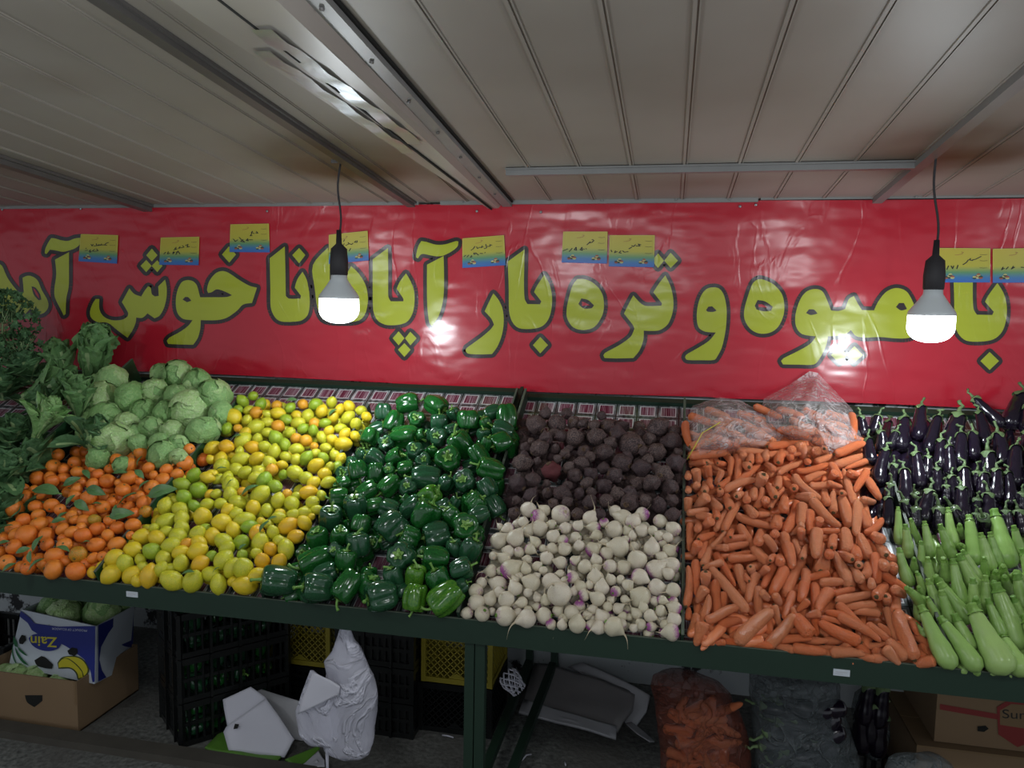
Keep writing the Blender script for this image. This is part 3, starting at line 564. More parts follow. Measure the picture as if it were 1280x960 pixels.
def pepper_meshes(v,m):
    rr=random.Random(v); nl=rr.choice((3,4,4)); H=rr.choice((.95,1.05,1.2,1.3)); ph=rr.random()*6; tw=rr.uniform(-.3,.3); bend=rr.uniform(-.12,.12)
    def f(t,p):
        z=cos(t); s_=sin(t)**.62
        lobe=abs(sin(nl/2*(p+ph+tw*z))); lob=1-.26*(1-lobe)**2.0
        tap=1.0-.14*(1-z)/2-.05*z*z; r=s_*lob*tap*(1+.12*nz3(cos(p),sin(p),z,1.3,v))
        zz=(abs(z)**.8)*(1 if z>0 else -1)*H
        if z>0: zz-=.34*exp(-(t/.50)**2)
        else: zz+=.26*exp(-((pi-t)/.5)**2)-.12*(lobe-.5)*sin(t)
        return (r*cos(p)+bend*z*z,r*sin(p),zz)
    body=sphere_mesh('pepper',f,m,32,18)
    b=MB(); n=20; V=[(0,0,H-.34)]
    for i in range(n): a=2*pi*i/n; q=.30+.09*cos(5*a); V.append((q*cos(a),q*sin(a),H-.30+.12*q*2))
    b.add(V,[(0,1+i,1+(i+1)%n) for i in range(n)]); b.add([(x,y,z-.06) for x,y,z in V],[(0,1+(i+1)%n,1+i) for i in range(n)])
    k=rr.uniform(.2,.65)*rr.choice((-1,1)); L=rr.uniform(.55,.95)
    b.tube([(k*s*s*.8,.15*k*s,H-.36+L*s*(1-.25*s)) for s in (0,.2,.4,.6,.8,1)],[.17,.11,.085,.08,.085,.12],8)
    return body,b.mesh('stem',M['pep_stem'])
def root_tube(b,z0,L,r0,seed,dirv=-1,n=7,curl=.5):
    rr=random.Random(seed); a=rr.random()*6; pts=[];rad=[]
    for i in range(n):
        s=i/(n-1); pts.append((curl*L*s*s*cos(a+s),curl*L*s*s*sin(a+s),z0+dirv*L*s*(1-.3*s))); rad.append(max(r0*(1-s)**1.6,.012))
    b.tube(pts,rad,7)
def beet_meshes(v,m):
    rr=random.Random(v+50); H=rr.uniform(.9,1.15)
    def f(t,p):
        x,y,z=sin(t)*cos(p),sin(t)*sin(p),cos(t); r=1+.24*nz3(x,y,z,1.6,v)+.12*nz3(x,y,z,3.6,v)
        zz=z*H*r
        if z<0: zz-=.22*exp(-((pi-t)/.30)**2)
        else: zz-=.07*exp(-(t/.2)**2)
        return (x*r,y*r,zz)
    body=sphere_mesh('beetroot',f,m,24,16)
    b=MB(); root_tube(b,-H*1.05,rr.uniform(.5,1.3),.16,v,-1); r1=b.mesh('root',M['beet_root'])
    b=MB(); b.lathe([(.34,H*.82),(.30,H*1.02),(.22,H*1.05),(.18,H*.93),(.02,H*.9)],10); c=b.mesh('crown',M['beet_crown'])
    return body,r1,c
def turnip_meshes(v,m):
    rr=random.Random(v+80); H=rr.uniform(.86,1.08); 
    def f(t,p):
        x,y,z=sin(t)*cos(p),sin(t)*sin(p),cos(t); r=1+.07*nz3(x,y,z,1.3,v); zz=z*H*r
        if z<0: zz-=.48*exp(-((pi-t)/.40)**2)
        else: zz-=.08*exp(-(t/.25)**2)
        return (x*r,y*r,zz)
    body=sphere_mesh('turnip',f,m,24,16)
    b=MB(); root_tube(b,-H*1.22,rr.uniform(1.0,2.4),.15,v,-1,10,.7); r1=b.mesh('root',M['tur_root'])
    b=MB(); b.lathe([(.24,H*.86),(.20,H*1.0),(.12,H*1.03),(.09,H*.95),(.02,H*.93)],10)
    for i in range(4): a=i*1.6+v; b.tube([(.08*cos(a),.08*sin(a),H*.95),(.16*cos(a),.16*sin(a),H*1.1)],[.045,.02],5)
    c=b.mesh('crown',M['zuc_stem'] if v%3 else M['tur_root']); return body,r1,c
def long_mesh(name,prof,asp,m,seed,bend=.1,wob=.06,nseg=18,n=14,rib=0,tex='x'):
    # along +x from 0 (crown) to 1*asp ; radius profile in units of 1
    rr=random.Random(seed); b1=rr.uniform(-bend,bend)*asp; b2=rr.uniform(-bend,bend)*asp*.6; V=[];Fc=[]
    for i in range(nseg+1):
        s=i/nseg; r=prof(s); off=Vector((0,b1*(4*s*(1-s))+b2*sin(2*pi*s)*.5,b2*(4*s*(1-s))*.5))
        for k in range(n):
            a=2*pi*k/n; q=r*(1+wob*nz3(s*asp,cos(a)*.7,sin(a)*.7,1.1,seed)+rib*cos(5*a)); V.append((s*asp+off.x,off.y+q*cos(a),off.z+q*sin(a)))
    for i in range(nseg):
        for k in range(n): Fc.append((i*n+k,(i+1)*n+k,(i+1)*n+(k+1)%n,i*n+(k+1)%n))
    Fc.append(tuple(range(n))); Fc.append(tuple(nseg*n+k for k in range(n-1,-1,-1)))
    return mesh(name,V,Fc,m)
def interp(pts):
    def f(s):
        for (a,ra),(b,rb) in zip(pts,pts[1:]):
            if s<=b: t=(s-a)/(b-a); t=t*t*(3-2*t); return ra+(rb-ra)*t
        return pts[-1][1]
    return f
CARP=[interp([(0,.30),(.03,.72),(.09,.95),(.2,1.0),(.6,.92),(.88,.74),(.97,.5),(1,.1)]),interp([(0,.35),(.03,.75),(.1,.98),(.4,1.0),(.7,.95),(.92,.80),(.98,.5),(1,.1)]),interp([(0,.3),(.04,.8),(.12,1.0),(.3,.95),(.6,.82),(.85,.60),(.96,.38),(1,.06)])]
def carrot_meshes(asp,seed):
    body=long_mesh('carrot',CARP[seed%3],asp,M['car'],seed,.07,.045,22,14)
    b=MB(); V=[]; n=9
    for (x,r) in ((.05,.42),(-.03,.30),(-.07,.16),(-.09,.04)): V+=[(x,r*cos(2*pi*k/n)*(1+.15*sin(k*2.3+seed)),r*sin(2*pi*k/n)) for k in range(n)]
    b.add(V,[(i*n+k,i*n+(k+1)%n,(i+1)*n+(k+1)%n,(i+1)*n+k) for i in range(3) for k in range(n)])
    for k in range(3): a=k*2.1+seed; b.tube([(-.08,.12*cos(a),.12*sin(a)),(-.30,.22*cos(a),.22*sin(a))],[.08,.04],5)
    return body,b.mesh('crown',M['crown'])
EGP=interp([(0,.50),(.04,.60),(.15,.68),(.4,.82),(.7,1.0),(.86,.95),(.95,.66),(.99,.3),(1,.08)])
def egg_meshes(asp,seed):
    body=long_mesh('eggplant',EGP,asp,M['egg'],seed,.05,.04,20,18)
    rr=random.Random(seed); b=MB(); n=20; rings=[(-.10,.16),(.0,.42),(.10,.60),(.22,.69)]; V=[]
    for (x,r) in rings: V+=[(x,r*cos(2*pi*k/n)*1.05,r*sin(2*pi*k/n)*1.05) for k in range(n)]
    V+=[(.26+.62*max(0,cos(2.5*(2*pi*k/n)+.4))**1.3,(.74+.06*abs(cos(2.5*(2*pi*k/n)+.4)))*cos(2*pi*k/n),(.74+.06*abs(cos(2.5*(2*pi*k/n)+.4)))*sin(2*pi*k/n)) for k in range(n)]
    b.add(V,[(i*n+k,i*n+(k+1)%n,(i+1)*n+(k+1)%n,(i+1)*n+k) for i in range(4) for k in range(n)]); cal=b.mesh('calyx',M['calyx'])
    b=MB(); L=1.65; pts=[(-.05-L*s*(1-.18*s),.0+.55*s*s*rr.choice((-1,1,.4)),0) for s in (0,.2,.4,.6,.8,1)]; b.tube(pts,[.28,.20,.16,.14,.15,.19],8); st=b.mesh('stem',M['calyx'])
    return body,cal,st
ZP=interp([(0,.42),(.03,.50),(.12,.56),(.35,.70),(.65,.95),(.82,1.0),(.93,.80),(.98,.45),(1,.1)])
def zuc_meshes(asp,seed):
    body=long_mesh('zucchini',ZP,asp,M['zuc'],seed,.035,.03,20,20,.012)
    b=MB(); n=20; V=[]
    for (x,r) in ((.06,.53),(-.02,.50),(-.20,.36),(-.42,.33),(-.62,.37),(-.66,.30),(-.665,.02)): V+=[(x,r*(1+.09*cos(5*2*pi*k/n))*cos(2*pi*k/n),r*(1+.09*cos(5*2*pi*k/n))*sin(2*pi*k/n)) for k in range(n)]
    b.add(V,[(i*n+k,i*n+(k+1)%n,(i+1)*n+(k+1)%n,(i+1)*n+k) for i in range(6) for k in range(n)]); return body,b.mesh('stem',M['zuc_stem'])
# ---------------------------------------------------------------- settling a heap
def settle(items, h0, hmax, iters=45, slack=.90, ns=1, lat=.10, xr=None, tpad=.25):
    """items: dict(px=[(u,v)] or 2 ends, r_px); lays them on the slope and slides each along its line of sight until few overlap"""
    n=len(items); E=np.zeros((n,2,3)); Dr=np.zeros((n,2,3)); Rr=np.zeros(n)
    for i,it in enumerate(items):
        hs=it.get('h',(h0+rs.uniform(-.008,.008),)*2)
        for k in (0,1):
            u,v=it['px'][min(k,len(it['px'])-1)]; E[i,k]=onS(u,v,hs[k]); d=ray(u,v); Dr[i,k]=d/np.linalg.norm(d)
        Rr[i]=it['r']/F*depth(E[i].mean(0))
    s=np.array([.5]) if ns==1 else np.linspace(.08,.92,ns); K=len(s)
    own=np.repeat(np.arange(n),K)
    SPn=(SP@SN)
    for _ in range(iters):
        P=(E[:,None,0]*(1-s)[None,:,None]+E[:,None,1]*s[None,:,None]).reshape(-1,3); R2=np.repeat(Rr,K)
        G2=(P*P).sum(1); d2=G2[:,None]+G2[None,:]-2*P@P.T; lim=(R2[:,None]+R2[None,:])*slack
        I,J=np.where((d2<lim*lim)&(own[:,None]<own[None,:]))
        if len(I)==0: break
        d=P[I]-P[J]; L=np.sqrt(np.maximum((d*d).sum(1),1e-10)); ov=(lim[I,J]-L)/lim[I,J].clip(1e-4)*lim[I,J]
        di=Dr[own[I],0]; al=(d*di).sum(1); sg=np.where(np.abs(al)<1e-4,np.where((own[I]*7+own[J]*3)%2==0,1,-1),np.sign(al))
        fo=(sg*ov*.30)[:,None]*di + (d/L[:,None])*(ov*lat*.5)[:,None]
        FE=np.zeros_like(E); cnt=np.zeros((n,1))
        sw=s[np.arange(len(P))%K]
        for (idx,sgn) in ((I,1),(J,-1)):
            o=own[idx]; w1=sw[idx][:,None]
            np.add.at(FE[:,0],o,sgn*fo*(1-w1)*(2 if K>1 else 1)); np.add.at(FE[:,1],o,sgn*fo*w1*(2 if K>1 else 1)); np.add.at(cnt,o,1)
        if K==1: FE[:,0]=FE[:,1]=(FE[:,0]+FE[:,1])
        E+=FE/np.maximum(cnt,1)[:,:,None]**.7
        h=(E@SN)-SPn; tq=np.maximum((E-SP)@SU,0); lo=(Rr-.026)[:,None]*np.ones((1,2)); lo=np.maximum(lo,(Rr*.95-.028)[:,None]); t=np.maximum(np.minimum(h,np.minimum(hmax,(Rr*.9)[:,None]+.38*tq)),lo); 
        E+=Dr*((t-h)/(Dr@SN))[:,:,None]
        tt=(E-SP)@SU; lim_=(Rr*tpad)[:,None]; E+=np.maximum(lim_-tt,0)[:,:,None]*SU
        if xr: rr_=(Rr*.8)[:,None]; E[:,:,0]=np.clip(E[:,:,0],xr[0]+rr_,xr[1]-rr_)
    return E,Rr
def fillers(items, poly, step, r_px, maxn, elong=0, cover=.75, rnd=rs, ang=None):
    """places under the top layer that still show between its pieces"""
    out=[]; segs=np.array([[*it['px'][0],*it['px'][-1],it['r']] for it in items],float)
    us=[p[0] for p in poly]; vs=[p[1] for p in poly]
    def inside(x,y):
        c=False; j=len(poly)-1
        for i in range(len(poly)):
            (xi,yi),(xj,yj)=poly[i],poly[j]
            if (yi>y)!=(yj>y) and x<(xj-xi)*(y-yi)/(yj-yi)+xi: c=not c
            j=i
        return c
    def covd(x,y,S_):
        ax,ay,bx,by,r=S_.T; dx=bx-ax; dy=by-ay; L=np.maximum(dx*dx+dy*dy,1e-6); t=np.clip(((x-ax)*dx+(y-ay)*dy)/L,0,1)
        return bool(np.any((x-ax-t*dx)**2+(y-ay-t*dy)**2<(r*.95)**2))
    y=min(vs)
    while y<max(vs):
        x=min(us)+rnd.uniform(0,step)
        while x<max(us):
            if inside(x,y):
                un=[(dx,dy) for dx in (-.6,0,.6) for dy in (-.6,0,.6) if not covd(x+dx*r_px,y+dy*r_px,segs)]
                if len(un)>=9*(1-cover):
                    if elong:
                        a=rnd.uniform(0,pi) if ang is None else ang+rnd.uniform(-.3,.3); dx,dy=cos(a)*elong/2,sin(a)*elong/2; it=dict(px=[(x-dx,y-dy),(x+dx,y+dy)],r=r_px*rnd.uniform(.8,1.1),fill=1)
                    else: it=dict(px=[(x+rnd.uniform(-2,2),y+rnd.uniform(-2,2))],r=r_px*rnd.uniform(.8,1.05),fill=1)
                    it['h']=(.0,.0); out.append(it); segs=np.vstack([segs,[*it['px'][0],*it['px'][-1],it['r']]])
            x+=step
        y+=step*.8
    rnd.shuffle(out); return out[:maxn]
ORD='first second third fourth fifth sixth seventh eighth ninth tenth eleventh twelfth thirteenth fourteenth fifteenth sixteenth seventeenth eighteenth nineteenth twentieth'.split()
TENS={2:'twenty',3:'thirty',4:'forty',5:'fifty',6:'sixty'}
def ordn(i):
    if i<20: return ORD[i]
    if (i+1)%10==0: return {30:'thirtieth',40:'fortieth',50:'fiftieth'}.get(i+1,'sixtieth')
    return TENS[(i+1)//10]+'-'+ORD[(i+1)%10-1]
def rows(C, rowh):                              # C: centres; -> (row, index from left) counted from the front
    v=[(proj(c)) for c in C]; t=[float((np.array(c)-SP)@SU) for c in C]; t0=min(t); rw=[int((x-t0)/rowh) for x in t]; out=[None]*len(C)
    used=sorted(set(rw)); 
    for ri,rv in enumerate(used):
        ids=sorted([i for i in range(len(C)) if rw[i]==rv], key=lambda i:v[i][0])
        for k,i in enumerate(ids): out[i]=(ri,k,len(ids))
    return out
def lab(adj, kind, rk, base='up from the front edge'):
    r,k,n=rk
    side = 'leftmost' if k==0 else ('rightmost' if k==n-1 else ordn(k)+' from the left')
    return f'{adj} {kind}, {side} in the {ordn(r)} row up the slope' if r else f'{adj} {kind}, {side} in the row against the front lip'
def rot_to(z, roll=0):
    z=Vector(z).normalized(); q=Vector((0,0,1)).rotation_difference(z); return (q.to_matrix()@Matrix.Rotation(roll,3,'Z')).to_4x4()
def place(name, meshes, Mx, label, cat, group):
    """body mesh with its parts; mesh data is shared between the copies"""
    o=bpy.data.objects.new(name,meshes[0][1]); COL.objects.link(o); o.matrix_world=Mx
    for nm,me in meshes[1:]:
        c=bpy.data.objects.new(nm,me); COL.objects.link(c); c.parent=o
    return tag(o,label,cat,group)
def axes(dx, flip=1):                           # frame with x along dx, z up out of the heap
    x=Vector(dx).normalized(); z=Vector(SN); z=(z-x*z.dot(x)).normalized(); y=z.cross(x)
    return Matrix([[x[i],y[i]*flip,z[i]*flip] for i in range(3)])
def imgdir(ang, tow=.35):                       # a direction given by its angle in the view, leaning to the viewer
    a=radians(ang); return Vector(CR*cos(a)+CU*sin(a)-CF*tow)
def A(T,L): return [(T[0]+p[0]/T[2],T[1]+p[1]/T[2],p[2]/T[2],*p[3:]) for p in L]
# ---------------------------------------------------------------- oranges
TA=(0,540,5.3333)
ORA=A(TA,[(388,152,42),(358,230,50),(427,252,40),(498,205,45),(515,265,42),(715,195,38),(780,185,45),(730,247,35),(865,220,52),(938,143,50),(1010,98,40),(1100,197,44),(992,240,42),(1108,252,44),(1180,283,44),(1025,290,35),(1262,115,40),(1232,205,55),(1088,320,50),(1012,370,52),(930,330,30),(862,305,54),(715,328,52),(652,285,45),(620,250,30),(620,350,45),(790,340,28),(820,385,50),(535,340,40),(510,380,45),(248,308,52),(335,300,40),(348,328,45),(425,305,40),(148,385,48),(225,385,35),(158,440,55),(270,415,40),(590,440,52),(500,425,42),(102,508,66),(240,500,50),(345,490,50),(400,515,38),(690,500,45),(740,470,35),(605,530,50),(960,475,55),(970,530,45,'g'),(935,430,40),(860,500,40),(890,545,45),(255,555,45),(155,592,50),(260,615,56),(500,585,35),(560,598,50),(630,585,42,'g'),(650,645,52),(730,590,40),(785,638,48),(888,622,52),(415,648,46),(485,665,45),(553,690,58),(720,690,45),(175,685,68),(90,640,50),(100,680,45),(90,765,52),(310,690,55),(315,750,45),(430,755,50),(642,755,58),(780,750,58),(45,870,55),(360,835,62),(525,820,60,'g'),(625,840,42),(440,860,40),(190,905,50),(358,910,68),(510,925,66),(570,880,40),(0,800,40),(20,715,40),(300,880,40),(480,560,40),(540,640,40),(420,710,35),(680,830,35),(870,690,30)])
items=[dict(px=[(u,v)],r=r,c=(c[0] if c else 'o')) for u,v,r,*c in ORA]
items+=[dict(c='o',**f) for f in fillers(items,[(4,712),(4,655),(60,590),(90,562),(240,556),(258,570),(200,640),(118,715)],12,9,110,0,.9)]
E,Rr=settle(items,.05,.15,40,.82)
C=E.mean(1); rk=rows(C,.05)
OM=[[('orange',orange_mesh(M['orange'],i)),('stem_scar',stub_mesh(.84,.10,.07))] for i in range(3)]
OG=[[('orange',orange_mesh(M['orange_green'],i+5)),('stem_scar',stub_mesh(.84,.10,.07))] for i in range(1)]
for i,it in enumerate(items):
    r=Rr[i]; z=Vector((rs.gauss(0,1),rs.gauss(-.2,1),rs.gauss(.3,1)))
    g=it['c']=='g'; 
    Mx=Matrix.Translation(Vector(C[i]))@rot_to(z,rs.random()*6)@Matrix.Diagonal((r,r,r,1))
    ad='green-blushed' if g else ('large' if r>.034 else 'small' if r<.024 else 'bright')
    place('orange',rs.choice(OG if g else OM),Mx,lab(ad,'orange' if g else 'orange',rk[i]),'orange','oranges heaped at the left of the stand')
# leaves lying on the oranges and lemons
def leafmesh(name,m,L=1,W_=.32,curl=.25,ruf=0,seed=0,n=9,k=4,both=True):
    V=[];Fc=[]
    for i in range(n+1):
        s=i/n; w_=W_*sin(pi*min(1,s*.97+.02))**.75*(1.15-.35*s)
        for j in range(-k,k+1):
            q=j/k; x=s*L; y=q*w_; z=curl*s*(1-s)*1.6+.18*w_*abs(q)*1.2+ruf*sin(s*23+q*3+seed)*abs(q)**1.5*.1+ .03*nz3(s,q,0,4,seed)
            V.append((x,y,z-curl*.2*s))
    c=2*k+1
    for i in range(n):
        for j in range(c-1): a=i*c+j; Fc.append((a,a+c,a+c+1,a+1))
    if both:
        n0=len(V); V+=[(x,y,z-.012) for x,y,z in V]; Fc+=[tuple(i+n0 for i in f[::-1]) for f in Fc[:]]
    return mesh(name,V,Fc,m)
LM=[leafmesh('leaf',M['citrus_leaf'],1,.24,.3,0,i) for i in range(4)]
stalk=MB(); stalk.tube([(-.12,0,0),(.02,0,.01),(.5,0,.11)],[.022,.016,.006],5); stalk=stalk.mesh('leaf_stalk',M['pep_stem'])
LV=A(TA,[(300,395,200,165),(640,395,150,-20),(545,490,130,-40),(390,590,90,20),(470,450,80,70),(810,550,170,15),(850,440,130,55),(770,520,80,100),(1080,400,200,28),(250,740,110,80),(150,790,90,200),(240,880,110,60),(200,830,80,100),(575,280,90,-50),(480,330,120,40),(420,780,100,-25),(930,190,70,80),(930,280,90,-50),(800,270,90,5),(30,640,110,40),(570,735,60,30),(60,900,90,50),(410,560,80,60),(960,350,80,60),(640,480,70,10),(20,740,80,30)])
LV+=[(u,v,s,a) for u,v,s,a in ((416,515,12,60),(312,612,22,50),(276,586,14,20),(365,500,13,10),(288,602,10,60),(296,545,10,30),(235,716,16,20),(270,712,10,60),(330,658,18,70),(340,648,12,40),(303,683,10,50))]
for i,(u,v,s,a) in enumerate(LV):
    p=onS(u,v,.085); L=s/F*depth(p); x=imgdir(a,-.05+.3*rs.random()); x=x-Vector(SN)*x.dot(Vector(SN))*.6
    R3=axes(x); p=Vector(p)-R3@Vector((L*.5,0,0))
    Mx=Matrix.Translation(p)@R3.to_4x4()@Matrix.Rotation(rs.uniform(-.5,.5),4,'X')@Matrix.Diagonal((L,L,L,1))
    side='on the oranges' if i<26 else 'on the lemons'; n_=i if i<26 else i-26; 
    place('citrus_leaf',[('leaf',rs.choice(LM)),('leaf_stalk',stalk)],Mx,None,'leaf','loose green leaves '+side)
LFS=[o for o in COL.objects if o.name.startswith('citrus_leaf')]
for sd in ('oranges','lemons'):
    q=[o for o in LFS if o['group'].endswith(sd)]; cc=[np.array(o.matrix_world.translation) for o in q]; rr_=rows(cc,.11)
    for o,(r_,k_,n_) in zip(q,rr_): o['label']=f"loose green leaf on the {sd}, "+('leftmost' if k_==0 else ordn(k_)+' from left')+f" at the {ordn(r_)} level from the lip"
# ---------------------------------------------------------------- lemons
TB=(260,480,5.818);TC=(110,590,5.3333);TD=(300,580,5.82)
LEM=A(TB,[(328,87,38,'g'),(252,125,44,'g'),(382,147,44,'g'),(220,185,36,'g'),(300,190,38,'l'),(350,208,50,'o'),(185,238,62,'y'),(284,265,38,'l'),(138,325,44,'g'),(218,322,34,'o'),(435,222,34,'l'),(500,155,40,'o'),(510,212,48,'y'),(567,260,45,'g'),(597,172,40,'g'),(690,148,42,'o'),(645,228,40,'y'),(725,233,50,'l'),(783,150,50,'g'),(828,198,48,'y'),(900,133,44,'l'),(955,188,38,'y'),(1027,165,48,'y'),(1115,195,42,'l'),(1153,238,40,'y'),(1076,290,48,'l'),(1018,245,48,'l'),(910,245,42,'y'),(850,285,40,'g'),(773,285,42,'o'),(345,315,58,'l'),(435,280,42,'l'),(510,308,50,'o'),(430,355,42,'l'),(495,395,55,'g'),(597,355,45,'l'),(690,325,42,'g'),(765,342,42,'g'),(655,285,50,'l'),(880,345,42,'y'),(965,325,42,'l'),(995,365,42,'y'),(1070,380,40,'y'),(828,388,44,'l'),(905,405,42,'y'),(985,438,60,'y'),(270,360,44,'y'),(255,412,62,'l'),(360,400,40,'l'),(133,455,55,'oy'),(35,465,55,'y'),(323,460,52,'oy'),(415,455,45,'l'),(640,395,42,'o'),(712,412,48,'o'),(560,442,44,'g'),(480,495,50,'l'),(645,475,48,'l'),(773,455,34,'o'),(855,468,44,'l'),(230,490,34,'l'),(238,548,58,'l'),(355,545,54,'y'),(95,545,48,'y'),(20,550,35,'y'),(100,600,62,'l'),(205,620,50,'l'),(270,645,52,'l'),(450,575,50,'l'),(465,625,50,'o'),(540,588,36,'y'),(565,530,42,'l'),(640,550,44,'l'),(715,540,50,'g'),(780,505,38,'l'),(840,540,42,'g'),(785,595,58,'y'),(925,520,40,'l'),(965,545,42,'y'),(890,600,36,'l'),(935,605,42,'g'),(632,645,58,'l'),(548,660,38,'g'),(712,685,52,'l'),(770,720,52,'y'),(850,655,50,'y'),(875,715,48,'l'),(370,640,50,'l'),(345,680,50,'l'),(20,670,50,'y'),(75,690,40,'l'),(140,690,48,'l'),(165,740,64,'l'),(410,705,62,'g'),(487,745,52,'g'),(380,808,70,'l'),(250,785,40,'o'),(165,810,55,'l'),(220,862,58,'l'),(90,870,45,'l'),(330,900,58,'y'),(510,850,55,'l'),(575,800,40,'o'),(610,870,58,'l'),(640,815,35,'l'),(730,790,58,'oy'),(760,860,52,'l'),(825,810,38,'l'),(790,915,40,'l'),(60,800,40,'l'),(145,915,45,'y'),(200,940,40,'l'),(430,920,50,'l'),(525,950,45,'y'),(625,955,45,'l'),(700,935,45,'l'),(15,800,35,'oy'),(15,880,40,'l')])
LEM+=A(TC,[(705,25,50,'g'),(800,35,42,'y'),(628,85,50,'g'),(737,123,60,'G'),(637,168,52,'g'),(518,228,58,'l'),(617,252,55,'l'),(710,228,40,'g'),(795,215,45,'l'),(585,190,35,'l'),(515,335,60,'l'),(625,315,52,'l'),(765,302,64,'y'),(625,375,52,'l'),(520,400,42,'l'),(372,430,60,'y'),(440,375,35,'l'),(460,440,55,'y'),(600,430,62,'l'),(735,415,60,'l'),(780,380,40,'g'),(830,430,58,'y'),(895,338,66,'y'),(985,280,40,'l'),(930,255,42,'y'),(1045,320,58,'l'),(1080,365,50,'g'),(1155,335,35,'y'),(1200,350,38,'l'),(970,390,52,'y'),(1125,410,55,'oy'),(1235,405,45,'l'),(300,520,62,'y'),(430,530,60,'g'),(505,578,55,'l'),(560,490,62,'l'),(615,535,50,'y'),(620,610,55,'l'),(740,470,50,'y'),(730,530,65,'y'),(905,465,58,'l'),(925,510,55,'l'),(1022,470,58,'g'),(1150,470,62,'l'),(1218,515,48,'oy'),(825,560,40,'G'),(905,590,68,'l'),(965,640,58,'l'),(1030,645,72,'l'),(1162,597,55,'oy'),(1125,545,40,'l'),(1030,555,40,'g'),(180,575,66,'y'),(248,612,60,'l'),(95,635,42,'y'),(35,668,42,'oy'),(158,680,68,'y'),(300,690,66,'y'),(365,630,40,'l'),(415,690,68,'oy'),(330,720,45,'y'),(490,650,52,'l'),(350,585,40,'l'),(550,640,35,'l'),(560,722,72,'l'),(750,610,58,'oy'),(815,680,55,'l'),(700,730,72,'l'),(870,750,60,'l'),(1050,755,70,'y'),(965,730,38,'y'),(1130,690,58,'y'),(1210,665,35,'y'),(660,480,45,'o')])
LEM+=A(TD,[(280,390,50,'l'),(350,450,66,'oy'),(470,430,52,'y'),(395,370,45,'l'),(475,350,45,'l'),(405,530,58,'oy'),(285,560,45,'l'),(335,620,65,'l'),(285,715,60,'oy'),(520,385,30,'y')])
items=[dict(px=[(u,v)],r=r*.93,c=c) for u,v,r,c in LEM]
items+=[dict(c=rs.choice('lly'),**f) for f in fillers(items,[(130,718),(200,640),(262,560),(290,520),(320,500),(455,512),(462,528),(400,620),(335,730)],12,9,96,0,.9) if not (345<f['px'][0][0]<385 and 598<f['px'][0][1]<615)]
E,Rr=settle(items,.05,.15,45,.82)
C=E.mean(1); rk=rows(C,.05)
LMM={}
for c,m in (('y','lem_y'),('l','lem_l'),('g','lem_g'),('G','lem_g'),('o','lem_o'),('oy','lem_oy')):
    LMM[c]=[[('lemon',lemon_mesh(M[m],i*3+len(c),*( (1.12,.10) if c in 'oG' else (1.2+.09*i,.13)))),('stem_scar',stub_mesh(-1.2-.0*i,.10,-.06))] for i in range(3)]
nm_={'y':'yellow','l':'greenish yellow','g':'green','G':'deep green','o':'orange-tinted','oy':'golden'}
for i,it in enumerate(items):
    r=Rr[i]; a=rs.random()*360; z=imgdir(a,rs.uniform(-.5,.8))
    Mx=Matrix.Translation(Vector(C[i]))@rot_to(z,rs.random()*6)@Matrix.Diagonal((r,r,r*.95,1))
    place('lemon',rs.choice(LMM[it['c']]),Mx,lab(nm_[it['c']],'lemon',rk[i]),'lemon','lemons heaped between the oranges and the peppers')
# ---------------------------------------------------------------- green peppers
TE=(420,480,5.3333);TF=(320,600,4.2667)
PE=[(*p,) for p in A(TE,[(315,185,65,270),(480,130,75,10),(665,140,75,-30),(790,200,50,120),(880,240,82,270),(1045,190,55,200),(1140,220,75,275),(385,260,75,250),(540,240,65,'F'),(690,255,65,90),(1000,265,45,120),(1110,305,65,160),(985,340,50,90),(225,355,72,250),(335,400,60,'F'),(460,355,85,0),(560,340,45,20),(685,360,72,'F'),(770,305,50,200),(1100,390,75,205),(840,405,85,120),(260,500,65,140),(395,490,70,30),(530,450,65,'F'),(640,450,40,80),(585,515,60,'F'),(750,510,98,'F'),(950,470,65,300),(1000,400,45,70),(1030,565,80,160),(145,575,70,285),(265,590,60,270),(360,570,45,'F'),(465,565,60,190),(600,625,88,180),(860,650,85,'F'),(1010,690,72,-60),(355,680,70,220),(480,690,65,'F'),(735,660,60,60),(210,715,70,215),(50,660,50,200),(615,750,75,30,'l'),(465,775,45,140),(795,790,42,60),(930,790,75,40)])]
PE+=[(*p,) for p in A(TF,[(440,95,62,182),(530,150,65,90),(400,205,70,80,'w'),(565,235,60,255),(330,310,65,100),(445,300,55,75),(425,375,45,'F'),(545,345,72,95),(480,425,62,85),(330,440,85,200),(130,545,90,170,'d'),(365,500,60,20),(335,565,90,170,'d'),(490,570,78,235),(600,520,50,80),(655,610,92,190),(600,560,65,60),(735,515,65,110),(635,140,50,190),(710,155,58,-20),(830,150,60,40),(905,185,85,60),(725,250,88,225),(820,305,65,150),(960,295,80,190),(1000,150,50,30),(1045,200,55,120),(1115,250,80,'F'),(1190,185,50,200),(1060,365,50,100),(1140,370,60,60),(785,410,85,'F','d'),(890,385,32,'F'),(955,420,80,170),(1095,475,65,20),(975,530,70,115),(850,520,60,80,'l'),(790,590,50,190),(845,625,72,260,'l'),(1010,630,85,215,'l'),(1085,570,45,30)])]
items=[dict(px=[(p[0],p[1])],r=p[2]*1.04,a=p[3],c=(p[4] if len(p)>4 else 'n')) for p in PE]
items+=[dict(a=rs.choice((90,200,300,'F')),c='n',**f) for f in fillers(items,[(352,742),(400,650),(478,512),(640,520),(648,540),(575,755)],15,13,90,0,.9) if not (455<f['px'][0][0]<485 and 680<f['px'][0][1]<725)]
E,Rr=settle(items,.07,.18,40,.78)
C=E.mean(1); rk=rows(C,.10)
